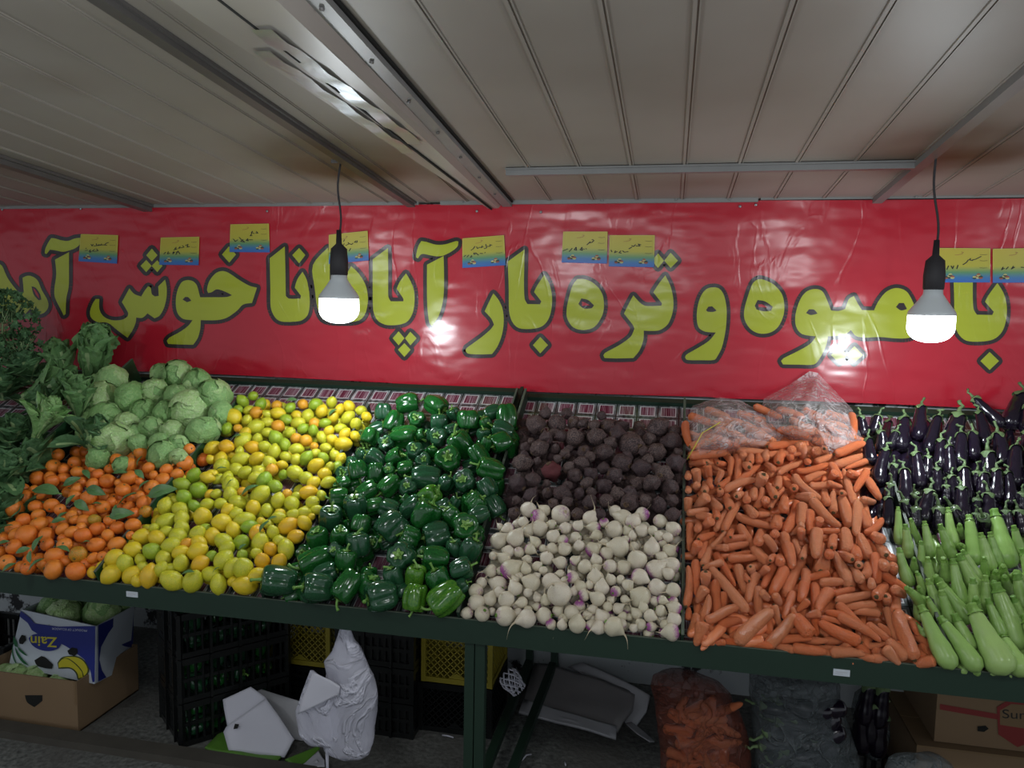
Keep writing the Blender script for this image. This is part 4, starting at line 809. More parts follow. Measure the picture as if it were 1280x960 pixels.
PMs={'n':[pepper_meshes(i,M['pep']) for i in range(5)],'d':[pepper_meshes(i+7,M['pep_d']) for i in range(3)],'l':[pepper_meshes(i+11,M['pep_l']) for i in range(3)],'w':[pepper_meshes(3,M['pep_d'])]}
PMs['n']+=[pepper_meshes(i+20,M['pep_d']) for i in range(3)]
for i,it in enumerate(items):
    r=Rr[i]*.98; a=it['a']; z=imgdir(rs.uniform(60,120),2.2) if a=='F' else imgdir(a,rs.uniform(.0,.5)); bd,stm=rs.choice(PMs[it['c']])
    Mx=Matrix.Translation(Vector(C[i]))@rot_to(z,rs.random()*6)@Matrix.Diagonal((r,r,r,1))
    ad={'n':'glossy green','d':'dark green','l':'light green','w':'pale-sheened'}[it['c']]
    ad+={True:' stem-up'}.get(a=='F','')
    place('bell_pepper',[('bell_pepper',bd),('stem',stm)],Mx,lab(ad,'pepper',rk[i]),'bell pepper','green bell peppers heaped on the stand')
# ---------------------------------------------------------------- beetroots
TG=(630,500,5.565)
BE=A(TG,[(225,170,68),(365,165,68),(290,95,45),(435,95,42),(490,160,50),(550,165,40),(625,175,40),(680,108,35),(718,178,48),(790,235,62),(1070,190,72),(1170,290,68),(1190,215,45),(490,262,68),(640,255,65),(293,268,52),(192,288,26),(243,340,62),(355,342,35),(355,240,45),(425,375,40),(375,410,34),(132,438,66),(230,425,28),(560,365,50),(455,340,30),(700,365,58),(745,300,50),(885,310,85),(975,355,38),(1060,360,65),(1010,270,50),(1210,365,35),(1192,440,68),(450,470,40),(540,440,52),(495,525,50),(600,395,40),(605,515,48),(695,475,45),(820,440,68),(955,475,65),(1000,425,45),(1060,475,40),(1110,515,65),(770,525,60),(575,580,42),(690,600,55),(332,495,72,'r'),(200,555,55),(95,580,65),(295,585,33),(302,648,40),(410,650,62),(185,670,55),(85,700,35),(345,720,40),(440,710,40),(520,655,40),(605,640,34),(595,712,52),(712,705,55),(790,655,50),(870,650,55),(878,715,68),(930,580,48),(1025,580,60),(980,700,48),(1160,608,58),(1170,700,45),(1080,735,58),(1170,800,50),(510,790,45),(660,800,50),(150,330,40),(140,385,35),(70,790,45),(400,250,45),(860,395,40),(440,600,40)])
items=[dict(px=[(p[0],p[1])],r=p[2]*.96,c=(p[3] if len(p)>3 else 'n')) for p in BE]
items+=[dict(c='n',**f) for f in fillers(items,[(634,655),(655,525),(840,535),(850,560),(850,655)],12,9.5,90,0,.9)]
E,Rr=settle(items,.055,.16,40,.82)
C=E.mean(1); rk=rows(C,.075)
BMs=[beet_meshes(i,M['beet']) for i in range(6)]; BR=beet_meshes(9,M['beet_r'])
for i,it in enumerate(items):
    r=Rr[i]*.98; bd,rt,cr=BR if it['c']=='r' else BMs[(i*5+2)%6]
    z=(imgdir(rs.uniform(0,360),rs.uniform(.6,1.6)) if i%4==0 else imgdir(rs.uniform(150,390),rs.uniform(-.8,.4))) if it['c']!='r' else imgdir(110,.2)
    Mx=Matrix.Translation(Vector(C[i]))@rot_to(z,rs.random()*6)@Matrix.Diagonal((r,r,r,1))
    place('beetroot',[('beetroot',bd),('root',rt),('crown',cr)],Mx,lab('reddish pointed' if it['c']=='r' else ('big dark' if r>.033 else 'small dark' if r<.02 else 'dark'),'beetroot',rk[i]),'beetroot','dark beetroots heaped above the turnips')
# ---------------------------------------------------------------- turnips
TH=(570,620,5.3333);TI=(700,620,5.1875)
TU=A(TH,[(485,92,58,'p'),(548,140,58,'p'),(592,100,42),(700,125,68),(445,175,40,'p'),(350,215,42,'p'),(410,190,35),(295,205,24),(480,235,42),(555,215,58),(395,285,62),(285,300,58),(640,190,35),(650,270,48),(728,215,42),(530,312,40),(490,355,42,'p'),(640,350,40),(580,350,28),(712,298,40),(725,355,48),(345,375,45,'p'),(250,400,32),(325,415,45),(420,375,38),(475,425,33),(360,490,66),(235,500,45),(295,500,30),(465,490,38),(605,415,48),(700,445,45),(540,470,35),(582,495,32),(420,535,30),(505,580,60),(630,570,58),(695,520,30),(170,580,38),(285,595,58),(390,565,35),(395,620,52),(290,635,40),(480,640,32),(545,680,35),(135,635,52),(135,705,55),(225,690,50),(335,690,58,'p'),(440,710,40),(400,725,30),(690,655,85),(600,695,40),(75,780,42),(175,785,55),(240,770,30),(325,805,70),(345,755,40),(415,780,35),(470,835,65),(480,765,32),(540,740,30),(590,800,60),(628,870,38,'p'),(680,765,40),(705,880,38),(718,820,40),(780,540,40),(780,640,35),(725,565,32),(530,540,30)])
TU+=A(TI,[(195,145,50),(285,172,34,'p'),(115,195,38,'p'),(225,205,40,'p'),(353,218,60),(360,100,42),(415,145,60),(470,165,52),(535,118,48),(648,163,46),(735,215,50),(532,225,46),(640,258,36),(600,225,35),(438,230,35),(430,280,25,'p'),(240,255,38),(285,302,26),(125,322,38),(105,270,40),(213,350,52,'p'),(300,375,48,'p'),(385,330,70),(480,330,35),(597,342,55),(665,310,30),(705,355,45),(662,395,38),(725,450,55),(500,415,66),(410,465,50),(325,455,45),(235,420,42),(160,460,50),(95,420,35,'p'),(80,530,38),(230,475,36),(230,530,58,'p'),(330,545,38),(395,545,34),(515,525,58,'p'),(620,480,70,'p'),(705,505,40),(625,595,60),(735,610,50,'p'),(440,580,42,'p'),(360,620,38,'p'),(270,600,52),(190,580,30,'p'),(135,590,40),(155,640,42,'p'),(245,665,50),(125,710,40,'p'),(325,680,30),(375,730,40),(310,715,35),(215,735,34),(525,665,75),(615,680,32),(660,675,32),(650,745,42),(730,695,45,'p'),(745,730,48,'p'),(500,765,38),(580,775,45),(450,785,26),(275,795,55,'p'),(345,860,68),(250,885,50,'p'),(110,845,60),(75,755,50),(195,840,35,'p'),(172,775,32),(400,830,35),(740,800,50),(590,850,35,'p'),(680,835,35),(725,880,60,'P'),(480,855,30),(420,670,30),(540,720,35),(520,835,40),(410,780,32),(700,270,35),(470,260,30)])
items=[dict(px=[(p[0],p[1])],r=p[2]*.97,c=(p[3] if len(p)>3 else ('p' if rs.random()<.13 else 'n'))) for p in TU]
items+=[dict(c=rs.choice('nnp'),**f) for f in fillers(items,[(582,766),(640,650),(850,660),(852,795),(700,785)],11,8,120,0,.9)]
E,Rr=settle(items,.055,.15,45,.82)
C=E.mean(1); rk=rows(C,.065)
TMs=[turnip_meshes(i,M['tur']) for i in range(7)]; TPs=[turnip_meshes(i+10,M['tur_p']) for i in range(4)]
for i,it in enumerate(items):
    r=Rr[i]; p_=it['c'] in 'pP'; bd,rt,cr=(TPs if p_ else TMs)[(i*3+1)%(4 if p_ else 7)]
    z=imgdir(rs.uniform(150,390),rs.uniform(-.7,.5)) if i%3 else imgdir(rs.uniform(0,360),rs.uniform(-.9,1.2))
    if it['c']=='P': z=imgdir(10,.3)
    Mx=Matrix.Translation(Vector(C[i]))@rot_to(z,rs.random()*6)@Matrix.Diagonal((r,r,r,1))
    place('turnip',[('turnip',bd),('root',rt),('crown',cr)],Mx,lab('purple-blushed' if p_ else ('big white' if r>.033 else 'tiny white' if r<.018 else 'white'),'turnip',rk[i]),'turnip','white and purple turnips heaped on the stand')
ASP=(2.2,3.2,4.5,6.0,7.5,9.0); CMs={a:[carrot_meshes(a,int(a*10)+k) for k in range(4)] for a in ASP}
# ---------------------------------------------------------------- carrots
def A5(T,L): return [((T[0]+p[0]/T[2],T[1]+p[1]/T[2]),(T[0]+p[2]/T[2],T[1]+p[3]/T[2]),p[4]/T[2]) for p in L]
TJ=(850,540,6);TK=(960,540,6);TL_=(850,680,6.4);TM=(990,680,5.647)
CAJ=A5(TJ,[(85,240,185,230,24),(200,225,310,290,22),(345,245,290,235,22),(375,200,375,330,24),(430,190,425,350,30),(470,170,470,230,28),(520,150,525,220,30),(585,160,590,215,28),(640,150,640,200,28),(470,240,510,260,32),(590,395,620,350,42),(420,380,590,250,32),(340,440,560,365,32),(205,260,220,330,28),(230,350,235,410,24),(310,300,270,380,24),(370,340,300,400,26),(60,310,60,340,25),(115,300,130,370,35),(160,340,160,350,22),(130,400,120,430,28),(180,380,185,440,28),(50,415,60,440,24),(150,470,290,420,26),(300,440,290,480,26),(120,545,200,500,40),(60,500,60,590,30),(70,610,200,590,28),(140,630,220,640,32),(240,490,290,570,32),(250,570,275,640,30),(350,480,370,560,34),(270,730,350,580,26),(330,730,440,540,32),(460,460,430,480,30),(490,470,500,510,30),(560,430,550,490,30),(570,560,610,430,28),(555,620,490,570,34),(660,620,590,620,24),(440,630,680,710,32),(640,400,710,480,34),(640,520,640,540,32),(680,560,770,430,26),(740,340,730,410,30),(665,320,770,280,30),(640,240,700,280,26),(760,150,740,220,34),(170,710,240,680,36),(130,680,130,730,28),(150,800,250,760,28),(230,870,340,760,24),(340,810,480,790,32),(400,740,380,790,24),(75,700,70,880,28),(110,910,140,850,38),(190,830,170,940,28),(460,710,650,940,36),(590,750,580,830,36),(640,800,700,880,34),(720,770,690,790,32),(360,870,500,840,28),(260,880,340,870,28),(310,930,520,900,22),(380,950,560,940,32),(480,860,390,900,25),(730,640,720,700,40),(640,780,640,790,25)])
CAK=A5(TK,[(185,170,175,140,34),(175,200,170,190,25),(275,180,240,120,44),(360,150,355,170,34),(420,140,410,150,30),(370,220,470,170,28),(520,245,720,180,34),(820,190,590,270,26),(230,290,440,245,26),(80,310,250,230,24),(480,250,540,340,30),(635,540,565,290,34),(670,320,620,310,32),(740,300,660,440,30),(735,360,830,490,34),(720,510,790,520,30),(210,340,390,510,36),(330,520,220,460,44),(340,525,520,690,40),(290,360,420,310,28),(330,410,480,400,30),(540,410,460,385,24),(430,440,440,530,32),(490,590,490,460,32),(630,690,555,510,46),(690,530,670,760,38),(740,710,700,600,30),(720,560,780,690,28),(750,760,850,660,28),(460,340,500,320,32),(190,420,200,430,30),(130,480,120,580,36),(220,540,130,740,40),(250,560,240,680,40),(310,610,320,750,38),(360,710,390,660,30),(400,745,520,745,24),(600,900,580,750,48),(120,780,160,940,40),(170,760,250,700,26),(250,740,250,800,30),(380,770,390,950,46),(200,820,230,940,24),(290,850,260,940,26),(500,790,480,860,32),(640,860,660,940,40),(530,910,620,950,34),(760,930,700,790,46),(820,910,740,820,32),(780,760,840,800,40),(830,830,880,920,38),(460,890,460,930,34),(300,230,300,225,25),(590,470,560,460,25)])
CAL=A5(TL_,[(50,480,65,190,32),(125,150,125,390,36),(110,90,140,40,42),(175,150,210,30,32),(205,330,205,250,42),(135,450,200,370,42),(160,620,220,430,40),(290,310,300,550,38),(350,400,350,490,26),(520,520,250,200,42),(290,90,430,320,34),(620,100,370,160,36),(340,100,540,80,24),(705,135,600,40,38),(470,190,520,380,38),(520,220,550,290,22),(560,190,590,250,32),(620,260,550,450,36),(750,160,660,340,34),(830,210,740,390,46),(330,150,200,190,30),(860,400,980,130,46),(860,20,890,170,44),(920,10,950,80,30),(1000,220,960,450,38),(690,200,640,250,30),(230,600,440,510,38),(330,660,580,610,38),(620,360,640,560,38),(700,430,650,400,30),(800,470,760,420,32),(900,400,840,580,36),(930,640,900,520,26),(760,510,820,660,32),(705,820,900,590,48),(480,800,700,560,60),(420,770,640,610,48),(720,700,700,620,36),(90,720,130,580,38),(140,760,160,690,52),(235,825,220,780,36),(230,670,380,740,30),(270,770,400,790,24),(290,820,350,830,26),(370,840,730,860,40),(900,890,750,865,34),(950,900,1010,900,38),(610,800,660,800,24),(620,740,720,750,30),(810,770,1030,760,38),(830,830,1030,840,32),(890,690,1010,690,30),(70,510,70,600,30),(940,530,1010,460,30),(450,400,400,330,24),(750,100,720,130,26),(800,140,800,100,40)])
CAM_=A5(TM,[(200,160,200,0,48),(400,280,270,50,46),(240,205,130,240,28),(220,280,340,270,34),(410,130,340,60,32),(460,140,470,150,28),(420,180,480,250,34),(470,250,590,370,36),(540,130,500,220,32),(590,90,600,260,40),(650,90,660,160,36),(690,160,720,190,34),(660,300,620,380,38),(640,215,790,310,34),(550,260,560,300,28),(310,350,430,320,24),(330,400,550,355,32),(570,430,390,450,32),(600,490,440,495,30),(640,370,680,420,34),(730,330,780,370,34),(740,380,730,470,34),(260,350,200,470,46),(160,290,170,630,34),(60,470,130,380,26),(80,290,60,390,34),(180,500,120,500,30),(220,530,330,560,24),(210,620,270,630,32),(450,680,220,570,44),(350,520,260,470,36),(350,520,600,670,38),(340,440,520,600,34),(670,470,720,660,34),(550,580,700,690,34),(780,820,690,680,46),(860,790,760,500,50),(890,800,830,700,50),(880,650,1040,740,28),(840,560,880,630,26),(910,740,990,810,42),(700,100,740,140,30),(460,720,570,800,38),(500,720,640,700,28),(560,780,700,780,40),(330,740,400,720,32),(240,680,350,680,30),(60,670,230,680,34),(40,740,310,745,34),(20,610,130,620,28),(40,800,230,805,38),(265,840,250,835,34),(310,820,500,830,42),(520,860,560,860,32),(590,860,740,870,34),(870,890,740,870,32),(1010,880,880,880,40),(240,795,290,795,20),(640,580,680,640,34),(700,790,720,800,40),(60,560,80,590,50),(720,740,700,700,40),(430,780,460,790,28),(880,560,900,600,20)])
CAR=[c for c in CAJ if c[0][0]<982]+CAK+CAL+CAM_
dd=[]; 
for c in CAR:                                  # drop the few read twice on neighbouring crops
    m_=((c[0][0]+c[1][0])/2,(c[0][1]+c[1][1])/2)
    if all(hypot(m_[0]-e[3][0],m_[1]-e[3][1])>6.5 for e in dd): dd.append((*c,m_))
def carrot_items(L,hz):
    out=[]
    for a,b,r,*_ in L:
        L_=hypot(b[0]-a[0],b[1]-a[1])
        if L_<18*1.0: out.append(dict(px=[b,a] if rs.random()<.7 else [a,b],r=r*1.06,h=(hz+.02,hz-.01)))
        else: out.append(dict(px=[a,b],r=r*1.06,h=(hz,hz)))
    return out
items=carrot_items(dd,.05)
print('LOOSE',len(items))
E,Rr=settle(items,.055,.14,45,.80,5,.06)
def put_carrots(E,Rr,flip,label,group,name='carrot',pre='',rowh=.075,ms=None):
    C=E.mean(1); rk=rows(C,rowh)
    for i in range(len(E)):
        a,b=Vector(E[i,0]),Vector(E[i,1]); d=b-a; L=d.length+Rr[i]*1.5; d=d.normalized() if d.length>1e-5 else Vector((0,-1,0))
        # end-on carrots point away into the heap
        short=L<Rr[i]*4.4
        if short: d=(d+Vector(SN)*-.45).normalized(); L=Rr[i]*3.6
        asp=min(ASP,key=lambda q:abs(q-L/Rr[i])); bd,cr=CMs[asp][(i*7+3)%4]
        st=(a-d*Rr[i]*.75) if not short else (a+b)/2-d*L*.5; R3=axes(d); 
        Mx=Matrix.Translation(st)@R3.to_4x4()@Matrix.Rotation(rs.random()*6.28,4,'X')@Matrix.Diagonal((L/asp,Rr[i],Rr[i],1))
        ln=L; ad=('long' if ln>.19 else 'stubby' if ln<.11 else 'mid-size')
        place(name,[(name,bd)]+([('crown',cr)] if (i*7)%10<(5 if not short else 2) else []),Mx,label(ad,rk[i]) ,'carrot',group)
bed=fillers(items,[(868,795),(868,545),(1072,545),(1092,650),(1148,818),(1000,805)],11,6.2,420,30,.97)
bm=bmesh.new()
for i,it in enumerate(bed):
    h=.0 ; a,b=[Vector(onS(*p,h-.008+.012*(i%3))) for p in it['px']]; d=(b-a); L=d.length*1.25; d.normalize(); bd=CMs[6.0 if 1 else 0][i%4][0]; r=.0155
    n0=len(bm.verts); bm.from_mesh(bd); bm.verts.ensure_lookup_table(); Mx=Matrix.Translation(a)@axes(d).to_4x4()@Matrix.Rotation(i*1.3,4,'X')@Matrix.Diagonal((L/6,r,r,1))
    for v in bm.verts[n0:]: v.co=Mx@v.co
me=bpy.data.meshes.new('carrot_bed'); bm.to_mesh(me); bm.free(); me.polygons.foreach_set('use_smooth',[True]*len(me.polygons)); me.materials.append(M['car'])
tag(link('carrot_bed',me),'lower carrots filling the gaps deep in the carrot heap','carrots',None,'stuff')
put_carrots(E,Rr,0,lambda ad,rk:lab(ad+' orange','carrot',rk),'loose carrots heaped on the stand')
# carrots under the clear plastic bags at the back
TP_=(840,460,2.4626)
CB=A5(TP_,[(60,270,160,262,14),(140,190,220,215,12),(230,180,310,225,14),(100,215,200,240,13),(200,225,300,235,13),(430,150,520,205,12),(420,180,520,230,12),(500,195,560,215,12),(550,145,555,215,12),(440,225,580,235,14),(510,262,585,235,14),(40,200,90,220,14),(60,240,130,225,12),(300,240,400,228,13),(330,195,420,215,12),(370,160,440,200,12),(260,160,300,190,12),(480,170,540,190,12),(130,170,180,180,11),(400,250,460,258,13),(45,175,60,240,12),(210,255,300,262,12),(300,268,390,262,12),(60,150,120,170,13),(110,130,170,150,12),(150,160,230,175,12),(210,140,280,160,12),(260,120,330,150,12),(330,130,400,150,12),(410,130,470,150,12),(480,140,540,160,12),(240,195,310,190,12),(360,190,430,200,13)])
items=carrot_items(CB,.06); E,Rr=settle(items,.06,.14,40,.84,5,.1)
put_carrots(E,Rr,0,lambda ad,rk:f"{ad} carrot under the clear bag, "+('leftmost' if rk[1]==0 else ordn(rk[1])+' from left')+f' at the {ordn(rk[0])} level up','carrots inside the clear plastic bags',rowh=.06)
def filmlump(name,poly,hpk,lab_,mat,seed,cat='plastic bag',res=64):
    us=[p[0] for p in poly]; vs=[p[1] for p in poly]; cx=sum(us)/len(us); cy=sum(vs)/len(vs); V=[];Fc=[]; nr=16; N_=len(poly)*8
    def edge(a):
        i=a*len(poly); k=int(i)%len(poly); t=i-int(i); p,q=poly[k],poly[(k+1)%len(poly)]; return (p[0]*(1-t)+q[0]*t,p[1]*(1-t)+q[1]*t)
    V.append(onS(cx,cy,hpk(cx,cy,0)))
    for j in range(1,nr+1):
        s=j/nr
        for i in range(N_):
            e=edge(i/N_); u=cx+(e[0]-cx)*s; v=cy+(e[1]-cy)*s
            h=hpk(u,v,s); w_=1-abs(noise.noise(Vector((u*.05+seed,v*.05,seed))))*3; h+=.012*w_*(1-s*.5)+.010*(.5-abs(noise.noise(Vector((u*.12,v*.12+seed,0)))))
            q=onS(u,v,max(h,-.01)); V.append(q if q[1]<3.235 else onY(u,v,3.235))
    for i in range(N_): Fc.append((0,1+i,1+(i+1)%N_))
    for j in range(nr-1):
        for i in range(N_): a=1+j*N_+i; b=1+j*N_+(i+1)%N_; Fc.append((a,a+N_,b+N_,b))
    c=V[0]; V=[v-c for v in V]
    o=link(name,mesh(name,V,Fc,mat)); o.location=Vector(c); return tag(o,lab_,cat)
fo=filmlump('plastic_bag',[(856,528),(866,507),(900,496),(925,500),(960,520),(985,545),(960,560),(925,566),(900,571),(870,574),(856,560)],lambda u,v,s:.115*(1-s**3)+.02,'clear crumpled plastic bag with a yellow tie over the carrots at the left',M['film'],1)
filmlump('plastic_bag',[(955,498),(985,482),(1012,464),(1022,466),(1045,490),(1066,512),(1078,540),(1078,560),(1050,568),(1040,574),(1020,560),(990,552),(965,540),(950,520)],lambda u,v,s:.115*(1-s**3)+.02,'clear plastic bag peaked against the banner over the carrots',M['film'],4)
mb=MB(); c0=Vector(onS(878,541,.145)); mb.tube([Vector(onS(859,574,.10)),Vector(onS(866,562,.14)),Vector(onS(874,548,.15)),c0,Vector(onS(900,528,.15))],[.0018]*5,6)
o=mb.build('yellow_tie',simple('yellow_tie_plastic',srgb(190,180,60),.4,.1,10),None,True); o.parent=fo; o.matrix_parent_inverse=Matrix.Translation(-fo.location)
# ---------------------------------------------------------------- eggplants
TO=(1070,485,5.3333)
EG=[(435,130,410,310,50,460,15),(165,290,170,400,42,160,180),(270,290,230,380,35,340,190),(320,210,300,380,55,360,110),(545,200,490,400,45,560,110),(680,190,630,380,75,740,190),(820,170,850,360,45,830,90),(790,70,950,230,45,780,10),(1100,50,1030,230,65,1120,20),(780,300,790,450,45,765,190),(700,310,700,500,50,740,240),(570,350,570,520,45,575,260),(620,390,620,560,40,635,360),(945,310,970,480,55,970,240),(1070,400,1060,620,55,1070,290),(200,420,160,620,48,265,340),(85,345,100,480,45,105,275),(30,190,50,300,40,10,160),(150,185,120,280,40,120,170),(250,510,240,620,40,250,420),(400,440,420,640,50,410,340),(480,460,480,600,38,425,360),(320,550,345,740,50,345,440),(540,540,550,680,40,530,450),(640,590,650,740,42,620,480),(600,650,600,750,34,600,580),(720,540,720,740,55,795,430),(810,560,800,650,40,775,480),(855,570,860,700,45,775,480),(940,550,930,720,50,965,430),(1010,570,1020,760,42,990,500),(230,640,210,720,40,215,570),(215,735,210,900,42,300,685),(320,750,360,870,42,300,700),(395,700,420,800,38,375,600),(490,690,450,860,55,535,590),(400,800,390,900,45,350,790),(550,800,560,920,55,570,750),(810,740,800,830,38,800,650),(880,710,890,860,55,780,650),(840,860,870,940,50,705,765),(810,840,810,940,40,830,760),(1000,820,1010,950,45,975,740),(1080,820,1110,950,50,1075,700),(1110,700,1110,800,40,1115,630),(700,670,720,860,55,690,600),(880,430,900,560,60,870,350),(640,800,700,900,55,630,740),(1150,300,1160,500,60,1150,200),(1170,520,1170,700,55,1160,440),(1160,120,1150,260,60,1170,40)]
items=[dict(px=[(TO[0]+a/TO[2],TO[1]+b/TO[2]),(TO[0]+c/TO[2],TO[1]+d/TO[2])],r=r*1.02/TO[2],st=(sx-a,sy-b),h=(.075,.035)) for a,b,c,d,r,sx,sy in EG]
items+=[dict(px=[f['px'][1],f['px'][0]] if f['px'][0][1]>f['px'][1][1] else f['px'],r=f['r'],h=(.0,.0)) for f in fillers(items,[(1085,640),(1085,545),(1200,545),(1290,550),(1290,665)],13,8,60,34,.9,rs,pi/2)]
E,Rr=settle(items,.06,.19,45,.78,5,.05)
EA=(3.0,4.0,5.2,6.5); EMs={a:[egg_meshes(a,int(a*7)+k) for k in range(3)] for a in EA}
rk=rows(E.mean(1),.12)
def put_long(i,Emat,r,AS,MM,it,name,cat,group,label,parts,endk=1.0,stemroll=True):
    a,b=Vector(Emat[0]),Vector(Emat[1]); d=b-a; L=d.length+r*1.1; d.normalize(); asp=min(AS,key=lambda q:abs(q-L/r)); ms=MM[asp][(i*5+1)%len(MM[asp])]
    R3=axes(d); Mx=Matrix.Translation(a-d*r*.2)@R3.to_4x4()@Matrix.Rotation(rs.uniform(-.6,.6)+(pi if i%2 else 0),4,'X')@Matrix.Diagonal((L/asp,r,r,1))
    return place(name,[(n,m) for n,m in zip(parts,ms)],Mx,label,cat,group)
for i,it in enumerate(items):
    put_long(i,E[i],Rr[i],EA,EMs,it,'eggplant','eggplant','glossy dark eggplants standing stem up on the stand',lab('glossy dark '+('fat' if Rr[i]>.023 else 'slim'),'eggplant',rk[i]),('eggplant','calyx','stem'))
# ---------------------------------------------------------------- zucchinis
TN=(1110,620,4)
ZU=[(50,75,55,225,24),(90,170,105,285,30),(118,130,145,220,22),(185,150,210,285,28),(305,85,335,240,30),(270,170,310,290,32),(400,130,435,310,42),(545,115,600,310,55),(515,205,550,330,30),(470,210,510,350,32),(630,175,680,320,32),(365,150,370,200,22),(365,245,370,260,20),(165,245,160,350,24),(255,260,270,320,24),(130,320,130,370,22),(60,285,105,425,32),(200,330,205,420,30),(150,395,185,480,24),(280,330,290,400,32),(330,345,370,520,36),(385,295,450,420,32),(370,325,440,470,40),(480,325,480,400,26),(580,365,580,420,34),(540,385,540,430,28),(640,390,640,420,40),(110,475,180,540,34),(155,460,170,500,20),(215,445,250,570,36),(255,430,300,500,40),(270,465,380,610,40),(275,495,320,630,34),(205,525,240,600,26),(425,440,430,550,34),(490,430,490,560,34),(510,545,560,680,34),(440,530,440,580,36),(185,590,310,850,50),(285,640,440,870,48),(440,600,570,860,70),(350,630,400,740,44),(560,490,640,720,60),(580,720,670,880,50),(640,420,680,560,40),(600,415,600,470,30),(630,530,660,600,36),(530,440,530,480,30),(150,650,180,690,20),(690,300,740,440,50),(720,480,760,640,50),(700,640,790,830,60),(740,180,780,300,40)]
items=[dict(px=[(TN[0]+a/TN[2],TN[1]+b/TN[2]),(TN[0]+c/TN[2],TN[1]+d/TN[2])],r=r*1.04/TN[2],h=(.085,.03)) for a,b,c,d,r in ZU]
items+=[dict(px=[f['px'][1],f['px'][0]] if f['px'][0][1]>f['px'][1][1] else f['px'],r=f['r'],h=(.0,.0)) for f in fillers(items,[(1125,665),(1290,670),(1290,850),(1210,845),(1150,770)],14,7.5,50,34,.92,rs,pi/2-.2)]
E,Rr=settle(items,.06,.16,45,.78,5,.05)
ZA=(3.0,4.2,5.5,7.0); ZMs={a:[zuc_meshes(a,int(a*9)+k) for k in range(3)] for a in ZA}
rk=rows(E.mean(1),.12)
for i,it in enumerate(items):
    put_long(i,E[i],Rr[i],ZA,ZMs,it,'zucchini','zucchini','pale green zucchinis heaped at the right of the stand',lab('pale green '+('plump' if Rr[i]>.022 else 'slim'),'zucchini',rk[i]),('zucchini','stem'))
# ---------------------------------------------------------------- lettuces
def iceberg(seed,pale):
    rr=random.Random(seed+300); mat=M['lett_p'] if pale else M['lett']; sq=rr.uniform(.82,.95)
    def f(t,p):
        x,y,z=sin(t)*cos(p),sin(t)*sin(p),cos(t); r=.93+.09*nz3(x,y,z,1.5,seed)+.03*abs(nz3(x,y,z,3,seed)); return (x*r,y*r,z*r*sq)
    head=sphere_mesh('lettuce',f,mat,28,18); parts=[('lettuce',head)]
    for L_ in range(5):
        ax=Vector((rr.gauss(0,1),rr.gauss(0,1),rr.gauss(0,.8))).normalized(); q=Vector((0,0,1)).rotation_difference(ax); n=36;nv=12;V=[];Fc=[]; ext=rr.uniform(.95,1.35)
        for j in range(nv+1):
            for i in range(n):
                a=2*pi*i/n; s=j/nv; th=ext*s*(1+.18*sin(3*a+L_)+.10*sin(7*a+seed)); w_=q@Vector((sin(th)*cos(a),sin(th)*sin(a),cos(th)))
                rad=.97+.07*nz3(*w_,1.8,seed+L_)+.026*L_+.10*s**5*(.5+.5*sin(4*a+L_*2)+.35*sin(9*a+seed))*.8+.022*s*nz3(cos(a)*3,sin(a)*3,s*1.5,1.3,seed+L_*2)*2+.05*exp(-((a-pi)/.12)**2)*s
                V.append((w_.x*rad,w_.y*rad,w_.z*rad*sq))
        for j in range(nv):
            for i in range(n): a=j*n+i; b=j*n+(i+1)%n; Fc.append((a,a+n,b+n,b))
        parts.append(('outer_leaf',mesh('outer_leaf',V,Fc,M['lett_p'] if (L_+seed)%3==0 else mat)))
    return parts
LI=[iceberg(i,i>=4) for i in range(6)]
TQ=(100,440,6.4)
LE=A(TQ,[(260,235,115,0),(150,240,60,0),(170,370,115,0),(400,370,110,0),(205,540,120,0),(250,705,160,1),(500,480,95,0),(370,575,85,1),(570,610,88,0),(750,635,90,1),(690,490,92,0),(600,320,95,0),(770,350,80,0),(790,190,110,0),(650,170,72,0),(930,250,100,0),(1075,340,115,0),(1125,490,88,0),(890,470,145,1),(990,630,115,0),(640,730,75,0),(790,740,75,0),(650,820,100,0),(470,740,75,0),(790,840,65,1),(140,850,80,0),(60,520,75,0),(320,460,70,0),(60,650,80,0),(60,370,70,0),(330,900,60,0),(430,650,70,0)])
items=[dict(px=[(p[0],p[1])],r=p[2],c=p[3],h=((.07,.07) if p[1]>500 else (.10,.10))) for p in LE]
E,Rr=settle(items,.08,.20,35,.72)
rk=rows(E.mean(1),.15)
for i,it in enumerate(items):
    r=Rr[i]*1.12; P=LI[4+i%2] if it['c'] else LI[i%4]
    Mx=Matrix.Translation(Vector(E[i,0]))@rot_to((rs.gauss(0,1),rs.gauss(0,1),rs.gauss(0,1)),rs.random()*6)@Matrix.Diagonal((r,r,r,1))
    place('lettuce',P,Mx,lab('pale round' if it['c'] else 'green round','lettuce',rk[i]),'lettuce','iceberg lettuces heaped behind the oranges')
